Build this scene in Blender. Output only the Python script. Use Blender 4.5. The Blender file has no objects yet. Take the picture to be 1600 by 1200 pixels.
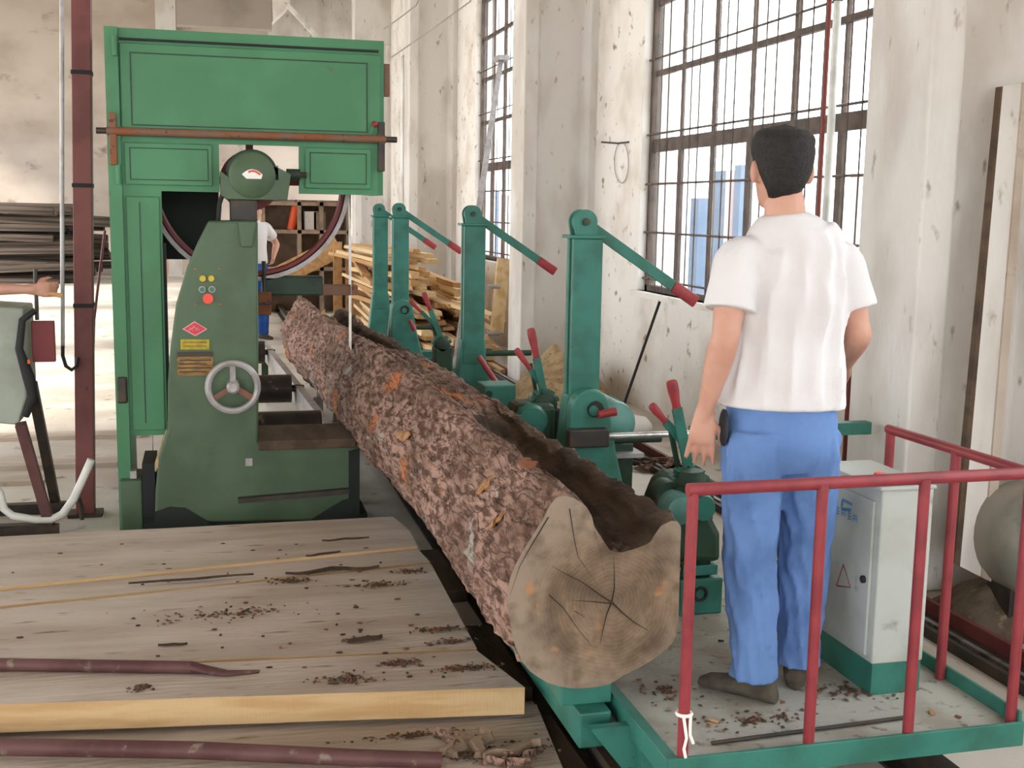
import bpy, math, random
from mathutils import Vector, Matrix, noise
random.seed(7)
S = bpy.context.scene
COL = S.collection
V = Vector

# ---------------------------------------------------------------- camera
F, VPX, VPY, ROLL, EYE = 1850.0, 320.0, 318.0, 0.017, 1.74
_d = V((VPX - 800, 600 - VPY, -F)).normalized()
_z = V((1, -ROLL, 0)).cross(_d).normalized()
if _z.y < 0: _z = -_z
_x = _d.cross(_z)
RM = Matrix((_x, _d, _z))                      # world = RM @ camera
cam_data = bpy.data.cameras.new('camera')
cam = bpy.data.objects.new('camera', cam_data); COL.objects.link(cam)
cam_data.sensor_fit = 'HORIZONTAL'; cam_data.sensor_width = 36.0
cam_data.lens = F / 1600.0 * 36.0
cam_data.clip_end = 300
cam.matrix_world = Matrix.Translation((0, 0, EYE)) @ RM.to_4x4()
S.camera = cam

def P(px, py, x=None, y=None, z=None):
    """the point where the photo's pixel meets a plane of the place"""
    r = RM @ V((px - 800, 600 - py, -F))
    if z is not None: t = (z - EYE) / r.z
    elif y is not None: t = y / r.y
    else: t = x / r.x
    return V((0, 0, EYE)) + r * t

# ---------------------------------------------------------------- light
S.view_settings.view_transform = 'Standard'
S.view_settings.look = 'None'
S.view_settings.gamma = 1
S.view_settings.use_curve_mapping = False
S.view_settings.exposure = 0.38
world = bpy.data.worlds.new('overcast_sky'); S.world = world
world.use_nodes = True
bg = world.node_tree.nodes['Background']
bg.inputs[0].default_value = (0.965, 0.985, 1.0, 1)
bg.inputs[1].default_value = 5.0

sun_data = bpy.data.lights.new('hazy_sun', 'SUN'); sun_data.energy = 9.0; sun_data.angle = math.radians(8); sun_data.color = (1, .95, .86)
sun = bpy.data.objects.new('hazy_sun', sun_data); COL.objects.link(sun)
sun.rotation_euler = V((1, .38, -.60)).to_track_quat('-Z', 'Y').to_euler()

# ---------------------------------------------------------------- materials
def lin(c):
    return tuple(((v / 255) / 12.92 if v / 255 <= .04045 else ((v / 255 + .055) / 1.055) ** 2.4) for v in c)
MATS = {}
def mat(name, rgb, rough=.6, metal=0.0, rgb2=None, scale=6, lo=.4, hi=.65, stretch=(1, 1, 1), rgb3=None, scale3=20, lo3=.62, hi3=.7, bump=0.0, bscale=40, bstretch=None, spec=.4, dist=.0):
    m = bpy.data.materials.new(name); m.use_nodes = True
    nt = m.node_tree; N = nt.nodes; L = nt.links
    b = N['Principled BSDF']
    b.inputs['Roughness'].default_value = rough
    b.inputs['Metallic'].default_value = metal
    b.inputs['Specular IOR Level'].default_value = spec
    c1 = lin(rgb) + (1,)
    b.inputs['Base Color'].default_value = c1
    tc = N.new('ShaderNodeTexCoord')
    def nz(sc, st, det=5):
        mp = N.new('ShaderNodeMapping'); mp.inputs['Scale'].default_value = st
        L.new(tc.outputs['Object'], mp.inputs['Vector'])
        n = N.new('ShaderNodeTexNoise'); n.inputs['Scale'].default_value = sc; n.inputs['Detail'].default_value = det
        n.inputs['Distortion'].default_value = dist
        L.new(mp.outputs[0], n.inputs['Vector'])
        return n
    def ramp(src, lo, hi):
        r = N.new('ShaderNodeMapRange'); r.interpolation_type = 'SMOOTHSTEP'
        r.inputs['From Min'].default_value = lo; r.inputs['From Max'].default_value = hi
        L.new(src, r.inputs['Value']); return r.outputs['Result']
    cur = None
    if rgb2:
        n = nz(scale, stretch)
        mx = N.new('ShaderNodeMix'); mx.data_type = 'RGBA'
        mx.inputs[6].default_value = c1; mx.inputs[7].default_value = lin(rgb2) + (1,)
        L.new(ramp(n.outputs['Fac'], lo, hi), mx.inputs[0]); cur = mx.outputs[2]
    if rgb3:
        n = nz(scale3, stretch, 6)
        mx = N.new('ShaderNodeMix'); mx.data_type = 'RGBA'
        if cur: L.new(cur, mx.inputs[6])
        else: mx.inputs[6].default_value = c1
        mx.inputs[7].default_value = lin(rgb3) + (1,)
        L.new(ramp(n.outputs['Fac'], lo3, hi3), mx.inputs[0]); cur = mx.outputs[2]
    if cur: L.new(cur, b.inputs['Base Color'])
    if bump:
        n = nz(bscale, bstretch or stretch, 6)
        bp = N.new('ShaderNodeBump'); bp.inputs['Strength'].default_value = bump; bp.inputs['Distance'].default_value = .02
        L.new(n.outputs['Fac'], bp.inputs['Height']); L.new(bp.outputs[0], b.inputs['Normal'])
    MATS[name] = m
    return m

mat('floor_concrete', (202, 195, 184), .85, rgb2=(178, 168, 156), scale=1.2, rgb3=(122, 108, 94), scale3=5, lo3=.6, hi3=.75, bump=.15, bscale=30)
mat('plaster', (230, 224, 217), .9, rgb2=(208, 198, 186), scale=1.6, lo=.45, hi=.7, rgb3=(146, 130, 112), scale3=9, lo3=.61, hi3=.74, bump=.3, bscale=14)
mat('column_concrete', (216, 211, 205), .9, rgb2=(194, 186, 177), scale=2.2, stretch=(1, 1, .45), rgb3=(146, 132, 116), scale3=13, lo3=.63, hi3=.76, bump=.2, bscale=30)
mat('back_wall', (196, 184, 172), .9, rgb2=(172, 158, 146), scale=.5, rgb3=(118, 104, 94), scale3=1.6, lo3=.58, hi3=.75, stretch=(1, 1, 1.6), bump=.1, bscale=10)
mat('ceiling_concrete', (160, 150, 140), .9, rgb2=(140, 130, 120), scale=1)
mat('saw_green', (72, 134, 94), .5, rgb2=(66, 122, 84), scale=2.5, rgb3=(86, 100, 62), scale3=14, lo3=.7, hi3=.78, bump=.04, bscale=25)
mat('pedestal_green', (78, 100, 74), .5, rgb2=(66, 86, 62), scale=3, rgb3=(104, 96, 66), scale3=10, lo3=.68, hi3=.8, bump=.04, bscale=25)
mat('clamp_green', (52, 116, 102), .45, rgb2=(44, 98, 84), scale=7, rgb3=(70, 76, 56), scale3=24, lo3=.68, hi3=.76, bump=.05, bscale=60)
mat('dark_green', (40, 66, 48), .55, rgb2=(30, 48, 36), scale=6, rgb3=(84, 66, 46), scale3=9, lo3=.6, hi3=.72)
mat('teal_paint', (104, 156, 148), .45, rgb2=(84, 128, 118), scale=6, rgb3=(64, 76, 66), scale3=20, lo3=.68, hi3=.76)
mat('red_paint', (142, 52, 58), .4, rgb2=(124, 44, 50), scale=9, rgb3=(96, 40, 36), scale3=40, lo3=.68, hi3=.76)
mat('grip_red', (156, 52, 54), .45, rgb2=(128, 40, 44), scale=12)
mat('pole_red', (122, 66, 62), .55, rgb2=(104, 52, 50), scale=4, rgb3=(62, 46, 44), scale3=12, lo3=.68, hi3=.75)
mat('rust_bar', (122, 92, 76), .7, rgb2=(132, 80, 52), scale=7, rgb3=(80, 62, 52), scale3=30, lo3=.6, hi3=.7)
mat('maroon_bar', (98, 66, 64), .55, rgb2=(82, 50, 50), scale=6, rgb3=(128, 112, 100), scale3=16, lo3=.62, hi3=.72, bump=.1)
mat('black_rubber', (30, 31, 33), .7)
mat('dark_iron', (56, 52, 50), .5, .3, rgb2=(74, 62, 52), scale=12)
mat('steel', (196, 196, 196), .3, .9, rgb2=(150, 146, 140), scale=18)
mat('cast_grey', (170, 166, 166), .45, .3, rgb2=(150, 144, 142), scale=12)
mat('white_pipe', (226, 226, 220), .4, rgb2=(200, 200, 192), scale=5)
mat('wheel_rim_red', (120, 44, 44), .5)
mat('window_steel', (92, 76, 66), .6, rgb2=(70, 58, 52), scale=8)
mat('window_red', (118, 52, 40), .55)
mat('cabinet_grey', (178, 182, 176), .45, rgb2=(160, 162, 152), scale=4, rgb3=(126, 120, 106), scale3=9, lo3=.6, hi3=.78)
mat('console_grey', (150, 158, 146), .5, rgb2=(134, 140, 128), scale=4)
mat('blue_print', (62, 116, 158), .6)
mat('yellow_plate', (176, 160, 28), .5, rgb2=(150, 138, 24), scale=40)
mat('brass_plate', (140, 104, 48), .4, .3, rgb2=(100, 74, 38), scale=18, stretch=(1, 1, 6))
mat('plate_dark', (58, 48, 38), .5)
mat('badge_red', (206, 62, 76), .5)
mat('badge_pale', (236, 186, 190), .5)
mat('logo_white', (240, 238, 232), .5)
mat('lamp_yellow', (190, 168, 40), .35)
mat('button_red', (228, 62, 36), .35)
mat('button_coral', (244, 82, 62), .35)
mat('button_green', (38, 104, 84), .35)
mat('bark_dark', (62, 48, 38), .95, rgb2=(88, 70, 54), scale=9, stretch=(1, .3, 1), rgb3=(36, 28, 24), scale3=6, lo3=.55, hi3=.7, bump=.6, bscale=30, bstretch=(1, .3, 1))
mat('bark_crack', (52, 38, 32), .95)
mat('plank_dust', (188, 174, 160), .9, rgb2=(168, 152, 136), scale=3.2, stretch=(.5, 2.2, 1), lo=.35, hi=.7, rgb3=(116, 90, 70), scale3=11, lo3=.6, hi3=.78, bump=.35, bscale=20, bstretch=(.3, 3, 1))
mat('plank_raw', (202, 172, 128), .8, rgb2=(188, 152, 104), scale=5, stretch=(.6, 1, 5), bump=.12, bscale=30, bstretch=(4, 1, .5))
mat('pale_wood', (218, 190, 146), .8, rgb2=(196, 160, 112), scale=3, stretch=(3, .4, 3), rgb3=(150, 112, 76), scale3=7, lo3=.66, hi3=.74)
mat('tan_wood', (190, 150, 100), .8, rgb2=(168, 126, 82), scale=4, stretch=(3, .4, 3))
mat('torn_wood', (170, 124, 80), .85, rgb2=(130, 90, 60), scale=20)
mat('dark_slab', (46, 39, 35), .9, rgb2=(82, 70, 60), scale=3, stretch=(.4, 3, 3), rgb3=(176, 158, 134), scale3=2, lo3=.64, hi3=.7)
mat('sleeper_wood', (92, 74, 58), .85, rgb2=(70, 56, 44), scale=5, stretch=(3, .6, 2), bump=.2)
mat('sawdust', (176, 152, 116), .95, rgb2=(150, 122, 88), scale=12, rgb3=(112, 88, 64), scale3=30, lo3=.6, hi3=.7, bump=.6, bscale=50)
mat('dirt', (112, 98, 84), .95, rgb2=(84, 72, 60), scale=7, rgb3=(140, 126, 108), scale3=18, lo3=.6, hi3=.7, bump=.8, bscale=30)
mat('deck_plate', (168, 166, 156), .75, rgb2=(148, 142, 130), scale=5, rgb3=(108, 96, 82), scale3=26, lo3=.57, hi3=.74, bump=.2, bscale=60)
mat('skin', (192, 146, 126), .55, rgb2=(182, 132, 112), scale=9, spec=.35)
mat('ear_skin', (200, 118, 96), .55)
mat('hair_black', (28, 25, 24), .75, rgb2=(40, 35, 32), scale=60, bump=.5, bscale=140)
mat('white_cotton', (214, 211, 212), .9, rgb2=(206, 201, 201), scale=4, bump=.08, bscale=120)
mat('blue_cotton', (98, 130, 182), .9, rgb2=(84, 114, 164), scale=5, bump=.1, bscale=100)
mat('blue_cotton_deep', (44, 96, 176), .9, rgb2=(36, 80, 156), scale=6)
mat('shoe_canvas', (84, 76, 64), .9, rgb2=(64, 58, 50), scale=20)
mat('belt_black', (32, 34, 44), .6)
mat('lip', (176, 100, 90), .6)
mat('eye_white', (230, 226, 220), .3)
mat('eye_dark', (30, 22, 18), .3)
mat('string_white', (238, 236, 226), .9)
mat('orange_red', (214, 84, 40), .6)
mat('orange_dull', (128, 78, 50), .8, rgb2=(104, 62, 42), scale=12)
mat('brick_pink', (196, 128, 104), .9, rgb2=(176, 106, 84), scale=8)
mat('mortar', (176, 160, 146), .95)
mat('cupboard_brown', (146, 124, 104), .8, rgb2=(120, 100, 84), scale=4)
mat('dark_part_and_shade', (34, 40, 36), .8)  # near-black for dark parts, and for shade painted in holes and recesses
mat('fan_casing', (146, 138, 126), .6, rgb2=(120, 118, 108), scale=4, rgb3=(98, 106, 100), scale3=6, lo3=.58, hi3=.7)
mat('cable_grey', (150, 144, 136), .7)
mat('bag_white', (226, 222, 216), .7)
mat('outdoor_pale', (206, 214, 226), .8, rgb2=(190, 202, 220), scale=1)
mat('outdoor_pink', (226, 198, 196), .8)
mat('yard_blue', (104, 124, 150), .8)
mat('outdoor_ground', (190, 188, 180), .9)
mat('roller_iron', (62, 54, 50), .5, .4, rgb2=(46, 40, 38), scale=8, rgb3=(110, 92, 76), scale3=14, lo3=.62, hi3=.7)

def glass_mat():
    m = bpy.data.materials.new('window_glass'); m.use_nodes = True
    nt = m.node_tree; N = nt.nodes; L = nt.links
    N.remove(N['Principled BSDF'])
    t = N.new('ShaderNodeBsdfTransparent'); t.inputs[0].default_value = (.94, .96, .97, 1)
    g = N.new('ShaderNodeBsdfGlossy'); g.inputs['Roughness'].default_value = .08
    d = N.new('ShaderNodeBsdfDiffuse'); d.inputs[0].default_value = (.8, .83, .86, 1)
    m1 = N.new('ShaderNodeMixShader'); m1.inputs[0].default_value = .05
    m2 = N.new('ShaderNodeMixShader'); m2.inputs[0].default_value = .06
    L.new(t.outputs[0], m1.inputs[1]); L.new(g.outputs[0], m1.inputs[2])
    L.new(m1.outputs[0], m2.inputs[1]); L.new(d.outputs[0], m2.inputs[2])
    L.new(m2.outputs[0], N['Material Output'].inputs[0])
    MATS['window_glass'] = m
glass_mat()

def bark_mat():
    m = bpy.data.materials.new('bark'); m.use_nodes = True
    nt = m.node_tree; N = nt.nodes; L = nt.links; b = N['Principled BSDF']; b.inputs['Roughness'].default_value = .95; b.inputs['Specular IOR Level'].default_value = .2
    tc = N.new('ShaderNodeTexCoord')
    def mapped(st):
        mp = N.new('ShaderNodeMapping'); mp.inputs['Scale'].default_value = st; L.new(tc.outputs['Object'], mp.inputs['Vector']); return mp.outputs[0]
    def nz(sc, st, det=6, dist=0):
        n = N.new('ShaderNodeTexNoise'); n.inputs['Scale'].default_value = sc; n.inputs['Detail'].default_value = det; n.inputs['Distortion'].default_value = dist
        L.new(mapped(st), n.inputs['Vector']); return n
    def rng(src, lo, hi, a=0, c=1):
        r = N.new('ShaderNodeMapRange'); r.interpolation_type = 'SMOOTHSTEP'; r.inputs['From Min'].default_value = lo; r.inputs['From Max'].default_value = hi
        r.inputs['To Min'].default_value = a; r.inputs['To Max'].default_value = c; L.new(src, r.inputs['Value']); return r.outputs[0]
    def mix(f, a, c):
        mx = N.new('ShaderNodeMix'); mx.data_type = 'RGBA'; L.new(f, mx.inputs[0])
        for k, q in ((6, a), (7, c)):
            if isinstance(q, tuple): mx.inputs[k].default_value = lin(q) + (1,)
            else: L.new(q, mx.inputs[k])
        return mx.outputs[2]
    warp = nz(9, (1, .5, 1), 4)
    add = N.new('ShaderNodeVectorMath'); add.operation = 'MULTIPLY_ADD'; add.inputs[1].default_value = (.22, .30, .22)
    L.new(warp.outputs['Color'], add.inputs[0]); L.new(mapped((1.4, .34, 1.4)), add.inputs[2])
    vo = N.new('ShaderNodeTexVoronoi'); vo.feature = 'DISTANCE_TO_EDGE'; vo.inputs['Scale'].default_value = 13; L.new(add.outputs[0], vo.inputs['Vector'])
    base = mix(rng(nz(5, (1, .4, 1)).outputs['Fac'], .38, .64), (164, 132, 118), (122, 96, 82))
    base = mix(rng(nz(34, (1, .35, 1)).outputs['Fac'], .42, .62), base, (92, 68, 56))
    base = mix(rng(nz(3.2, (1, .7, 1), 7).outputs['Fac'], .615, .68), base, (176, 108, 68))
    base = mix(rng(nz(6.5, (1, .5, 1), 7, 1).outputs['Fac'], .62, .70), base, (158, 150, 140))
    base = mix(rng(vo.outputs['Distance'], .0, .05, .75, 0), base, (56, 40, 34))
    L.new(base, b.inputs['Base Color'])
    h = N.new('ShaderNodeMath'); h.operation = 'ADD'; L.new(rng(vo.outputs['Distance'], 0, .12, 0, .5), h.inputs[0]); L.new(nz(60, (1, .4, 1)).outputs['Fac'], h.inputs[1])
    bp = N.new('ShaderNodeBump'); bp.inputs['Strength'].default_value = .8; bp.inputs['Distance'].default_value = .012
    L.new(h.outputs[0], bp.inputs['Height']); L.new(bp.outputs[0], b.inputs['Normal'])
    MATS['bark'] = m
bark_mat()
def end_grain(name, pith):
    """rings and rays round the pith, in the log's own coordinates"""
    m = bpy.data.materials.new(name); m.use_nodes = True
    nt = m.node_tree; N = nt.nodes; L = nt.links; b = N['Principled BSDF']
    b.inputs['Roughness'].default_value = .85
    tc = N.new('ShaderNodeTexCoord')
    sub = N.new('ShaderNodeVectorMath'); sub.operation = 'SUBTRACT'; sub.inputs[1].default_value = pith
    L.new(tc.outputs['Object'], sub.inputs[0])
    flat = N.new('ShaderNodeVectorMath'); flat.operation = 'MULTIPLY'; flat.inputs[1].default_value = (1, 0, 1)
    L.new(sub.outputs[0], flat.inputs[0])
    ln = N.new('ShaderNodeVectorMath'); ln.operation = 'LENGTH'; L.new(flat.outputs[0], ln.inputs[0])
    nz = N.new('ShaderNodeTexNoise'); nz.inputs['Scale'].default_value = 9; nz.inputs['Detail'].default_value = 7
    L.new(flat.outputs[0], nz.inputs['Vector'])
    def math_(op, a, bb):
        n = N.new('ShaderNodeMath'); n.operation = op
        for i, s in enumerate((a, bb)):
            if isinstance(s, (int, float)): n.inputs[i].default_value = s
            else: L.new(s, n.inputs[i])
        return n.outputs[0]
    rr = math_('ADD', ln.outputs['Value'], math_('MULTIPLY', nz.outputs['Fac'], .05))
    ring = math_('SINE', math_('MULTIPLY', rr, 520), 0)
    fac = math_('ADD', math_('MULTIPLY', ring, .022), math_('MULTIPLY', nz.outputs['Fac'], 1.0))
    cr = N.new('ShaderNodeValToRGB')
    cr.color_ramp.elements[0].position = .36; cr.color_ramp.elements[0].color = lin((84, 66, 50)) + (1,)
    cr.color_ramp.elements[1].position = .66; cr.color_ramp.elements[1].color = lin((136, 114, 92)) + (1,)
    L.new(fac, cr.inputs[0])
    sap = N.new('ShaderNodeMapRange'); sap.inputs['From Min'].default_value = .20; sap.inputs['From Max'].default_value = .30; sap.inputs['To Max'].default_value = .8
    L.new(rr, sap.inputs['Value'])
    mx = N.new('ShaderNodeMix'); mx.data_type = 'RGBA'; L.new(sap.outputs[0], mx.inputs[0])
    L.new(cr.outputs[0], mx.inputs[6]); mx.inputs[7].default_value = lin((142, 126, 110)) + (1,)
    n2 = N.new('ShaderNodeTexNoise'); n2.inputs['Scale'].default_value = 11; L.new(flat.outputs[0], n2.inputs['Vector'])
    sp = N.new('ShaderNodeMapRange'); sp.inputs['From Min'].default_value = .66; sp.inputs['From Max'].default_value = .72
    L.new(n2.outputs['Fac'], sp.inputs['Value'])
    mx2 = N.new('ShaderNodeMix'); mx2.data_type = 'RGBA'; L.new(sp.outputs[0], mx2.inputs[0])
    L.new(mx.outputs[2], mx2.inputs[6]); mx2.inputs[7].default_value = lin((160, 116, 82)) + (1,)
    n3 = N.new('ShaderNodeTexNoise'); n3.inputs['Scale'].default_value = 16; n3.inputs['Detail'].default_value = 8; L.new(flat.outputs[0], n3.inputs['Vector'])
    f3 = N.new('ShaderNodeMapRange'); f3.inputs['From Min'].default_value = .48; f3.inputs['From Max'].default_value = .68; f3.inputs['To Max'].default_value = .75; L.new(n3.outputs['Fac'], f3.inputs['Value'])
    mx3 = N.new('ShaderNodeMix'); mx3.data_type = 'RGBA'; L.new(f3.outputs[0], mx3.inputs[0]); L.new(mx2.outputs[2], mx3.inputs[6]); mx3.inputs[7].default_value = lin((96, 78, 60)) + (1,)
    L.new(mx3.outputs[2], b.inputs['Base Color'])
    bp = N.new('ShaderNodeBump'); bp.inputs['Strength'].default_value = .25; bp.inputs['Distance'].default_value = .01
    L.new(fac, bp.inputs['Height']); L.new(bp.outputs[0], b.inputs['Normal'])
    MATS[name] = m

# ---------------------------------------------------------------- mesh builder
def frame(t, ref=None):
    t = t.normalized()
    ref = V(ref) if ref is not None else (V((0, 0, 1)) if abs(t.z) < .9 else V((1, 0, 0)))
    a = ref - t * ref.dot(t)
    if a.length < 1e-6: a = t.orthogonal()
    a.normalize(); return a, t.cross(a)

class MB:
    def __init__(s): s.v = []; s.f = []; s.m = []
    def add(s, vs, fs, mi=0):
        o = len(s.v); s.v += [V(p) for p in vs]
        for f in fs: s.f.append(tuple(i + o for i in f)); s.m.append(mi)
        return s
    def bb(s, x0, x1, y0, y1, z0, z1, mi=0, top=None):
        vs = [(x, y, z) for z in (z0, z1) for y in (y0, y1) for x in (x0, x1)]
        s.add(vs, [(0, 2, 3, 1), (0, 1, 5, 4), (2, 6, 7, 3), (0, 4, 6, 2), (1, 3, 7, 5)], mi)
        s.add([vs[4], vs[5], vs[7], vs[6]], [(0, 1, 2, 3)], mi if top is None else top) if False else None
        o = len(s.v) - 8
        s.f.append((o + 4, o + 5, o + 7, o + 6)); s.m.append(mi if top is None else top)
        return s
    def box(s, c, size, rot=None, mi=0, top=None):
        n = len(s.v); h = V(size) / 2
        s.bb(-h.x, h.x, -h.y, h.y, -h.z, h.z, mi, top)
        for i in range(n, len(s.v)):
            p = s.v[i]
            if rot is not None: p = rot @ p
            s.v[i] = p + V(c)
        return s
    def beam(s, p, q, w, h, up=(0, 0, 1), mi=0):
        p = V(p); q = V(q); a, b = frame(q - p, up)      # a: up axis, b: side axis
        R = Matrix((b, (q - p).normalized(), a)).transposed()
        return s.box((p + q) / 2, (w, (q - p).length, h), R, mi)
    def loft(s, rings, mi=0, cap0=True, cap1=True, close=True):
        n = len(rings[0]); o = len(s.v)
        for r in rings: s.v += [V(p) for p in r]
        for i in range(len(rings) - 1):
            for j in range(n if close else n - 1):
                k = (j + 1) % n
                s.f.append((o + i * n + j, o + i * n + k, o + (i + 1) * n + k, o + (i + 1) * n + j)); s.m.append(mi)
        if cap0: s.f.append(tuple(o + j for j in reversed(range(n)))); s.m.append(mi)
        if cap1: s.f.append(tuple(o + (len(rings) - 1) * n + j for j in range(n))); s.m.append(mi)
        return s
    def cyl(s, p, q, r, r2=None, n=16, mi=0):
        p = V(p); q = V(q); r2 = r if r2 is None else r2; a, b = frame(q - p)
        C = [(math.cos(2 * math.pi * i / n), math.sin(2 * math.pi * i / n)) for i in range(n)]
        return s.loft([[p + (a * c + b * d) * r for c, d in C], [q + (a * c + b * d) * r2 for c, d in C]], mi)
    def tube(s, pts, r, n=8, mi=0, ref=None, flat=1.0):
        pts = [V(p) for p in pts]; rings = []
        for i, p in enumerate(pts):
            t = (pts[min(i + 1, len(pts) - 1)] - pts[max(i - 1, 0)])
            if i == 0: a, b = frame(t, ref)
            else:
                t = t.normalized(); a = (a - t * a.dot(t)).normalized(); b = t.cross(a)
            rr = r[i] if isinstance(r, (list, tuple)) else r
            rings.append([p + a * rr * math.cos(2 * math.pi * j / n) + b * rr * flat * math.sin(2 * math.pi * j / n) for j in range(n)])
        return s.loft(rings, mi)
    def prism(s, poly, ext, mi=0):
        ext = V(ext); poly = [V(p) for p in poly]
        return s.loft([poly, [p + ext for p in poly]], mi)
    def lathe(s, c, axis, prof, n=24, mi=0, cap=True):
        c = V(c); ax = V(axis).normalized(); a, b = frame(ax)
        rings = [[c + ax * h + (a * math.cos(2 * math.pi * j / n) + b * math.sin(2 * math.pi * j / n)) * r for j in range(n)] for r, h in prof]
        return s.loft(rings, mi, cap, cap)
    def torus(s, c, axis, R, r, n=32, k=8, mi=0, fa=1.0):
        c = V(c); ax = V(axis).normalized(); a, b = frame(ax); o = len(s.v)
        for i in range(n):
            d = a * math.cos(2 * math.pi * i / n) + b * math.sin(2 * math.pi * i / n)
            for j in range(k):
                t = 2 * math.pi * j / k
                s.v.append(c + d * (R + r * math.cos(t)) + ax * r * fa * math.sin(t))
        for i in range(n):
            for j in range(k):
                s.f.append((o + i * k + j, o + ((i + 1) % n) * k + j, o + ((i + 1) % n) * k + (j + 1) % k, o + i * k + (j + 1) % k)); s.m.append(mi)
        return s
    def ball(s, c, r, n=12, k=8, mi=0):
        c = V(c); r = V(r) if not isinstance(r, (int, float)) else V((r, r, r)); rings = []
        for i in range(1, k):
            t = math.pi * i / k
            rings.append([c + V((r.x * math.sin(t) * math.cos(2 * math.pi * j / n), r.y * math.sin(t) * math.sin(2 * math.pi * j / n), -r.z * math.cos(t))) for j in range(n)])
        return s.loft(rings, mi)
    def build(s, name, mats, parent=None, smooth=False, bevel=0, loc=None, ang=40):
        """the collected shapes as ONE mesh object; the vertices are given in world coordinates"""
        if loc is None: loc = WORLD_LOC.get(parent.name, V((0, 0, 0))) if parent else V((0, 0, 0))
        loc = V(loc)
        me = bpy.data.meshes.new(name)
        me.from_pydata([tuple(p - loc) for p in s.v], [], s.f)
        mats = [mats] if isinstance(mats, str) else mats
        for k in mats: me.materials.append(MATS[k])
        if len(mats) > 1: me.polygons.foreach_set('material_index', s.m)
        if smooth:
            me.polygons.foreach_set('use_smooth', [True] * len(me.polygons))
            me.set_sharp_from_angle(angle=math.radians(ang))
        me.update()
        o = bpy.data.objects.new(name, me); COL.objects.link(o)
        if parent is not None:
            o.parent = parent; WORLD_LOC[o.name] = loc
        else:
            o.location = loc; WORLD_LOC[o.name] = loc
        if bevel:
            bv = o.modifiers.new('bevel', 'BEVEL'); bv.width = bevel; bv.segments = 2; bv.limit_method = 'ANGLE'
        return o
WORLD_LOC = {}
def tag(o, label, cat, group=None):
    o['label'] = label; o['category'] = cat
    if group: o['group'] = group
    return o
def thing(name, label, cat, loc, group=None):
    o = bpy.data.objects.new(name, None); COL.objects.link(o); o.empty_display_size = .1
    o.location = loc; WORLD_LOC[o.name] = V(loc)
    return tag(o, label, cat, group)
def structure(o):
    o['kind'] = 'structure'; return o
def stuff(o):
    o['kind'] = 'stuff'; return o
def copy_tree(o, parent=None):
    c = o.copy(); COL.objects.link(c); c.parent = parent
    for ch in o.children: copy_tree(ch, c)
    return c
def lerp(a, b, t): return a + (b - a) * t

# ================================================================ THE HALL
WX, CX = 3.735, 3.0                 # inner face of the window wall, front of its columns
BAY, COL0, CW = 6.71, 4.57, .50     # column pitch, first column, column width
HALL_L, HALL_END, TOP = -8.5, 30.0, 7.2
WIN0, WIN1, SILL, HEAD = 6.1, 10.0, 1.04, 4.62

structure(MB().bb(HALL_L - .3, WX + .35, -6, HALL_END + .3, -.3, 0).build('floor', 'floor_concrete'))
structure(MB().bb(WX + .35, 26, -20, 60, -.4, -.05).build('ground_yard', 'outdoor_ground'))
structure(MB().bb(-30, HALL_L - .3, -20, 60, -.4, -.05).build('ground_lane', 'outdoor_ground'))
structure(MB().bb(-30, 26, -26, -6, -.4, -.05).build('ground_front', 'outdoor_ground'))

w = MB()
ys = [-6.0]
wins = [k for k in range(-1, 4)]
for k in wins:
    a, b = WIN0 + k * BAY, min(WIN1 + k * BAY, HALL_END)
    if a > HALL_END: break
    w.bb(WX, WX + .3, ys[-1], a, 0, TOP)
    w.bb(WX, WX + .3, a, b, 0, SILL)
    w.bb(WX, WX + .3, a, b, HEAD, TOP)
    ys.append(b)
w.bb(WX, WX + .3, ys[-1], HALL_END + .3, 0, TOP)
wall_right = structure(w.build('wall_right', 'plaster'))
for k in range(0, 4):               # I-section columns: two flanges and a sunk web
    y0 = COL0 + k * BAY; y1 = y0 + CW
    fl = .135 if k else .16
    c = MB()
    poly = [(CX, y0), (CX + fl, y0), (CX + fl + .05, y0 + .11), (WX - .13, y0 + .11), (WX - .08, y0), (WX + .02, y0),
            (WX + .02, y1), (WX - .08, y1), (WX - .13, y1 - .11), (CX + fl + .05, y1 - .11), (CX + fl, y1), (CX, y1)]
    htop = 5.0
    c.prism([(x, y, 0) for x, y in poly], (0, 0, htop))
    c.bb(CX, WX + .02, y0, y1, htop, TOP)
    c.build('column', 'column_concrete', wall_right, bevel=.012)

structure(MB().bb(HALL_L - .3, WX + .35, HALL_END, HALL_END + .3, 0, TOP).build('wall_back', 'back_wall'))
b = MB()                             # unseen left side: piers, with bays shaped to steer the sunlight
for a in range(-6, 31, 6): b.bb(HALL_L - .3, HALL_L, a, a + .7, 0, 5.0)
b.bb(HALL_L - .3, HALL_L, -6, 6.7, 0, 1.0); b.bb(HALL_L - .3, HALL_L, -6, 6.7, 3.9, 5.0)  # near bays partly closed to keep the sun off the foreground
b.bb(HALL_L - .3, HALL_L, -6, HALL_END, 5.0, TOP)
structure(b.build('wall_left', 'back_wall'))
b = MB()                             # unseen end wall, added with its gate to cut light from behind
b.bb(HALL_L - .3, -4.4, -6.3, -6, 0, TOP); b.bb(2.2, WX + .35, -6.3, -6, 0, TOP); b.bb(-4.4, 2.2, -6.3, -6, 4.4, TOP)
structure(b.build('added_wall_front', 'back_wall'))
b = MB()                             # roof slabs
for a in range(-6, 30, 6):
    b.bb(HALL_L - .3, WX + .35, a, a + 6, TOP, TOP + .25)
b.bb(HALL_L - .3, -6.0, -6, 30.3, TOP, TOP + .25)
structure(b.build('ceiling', 'ceiling_concrete'))

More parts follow.
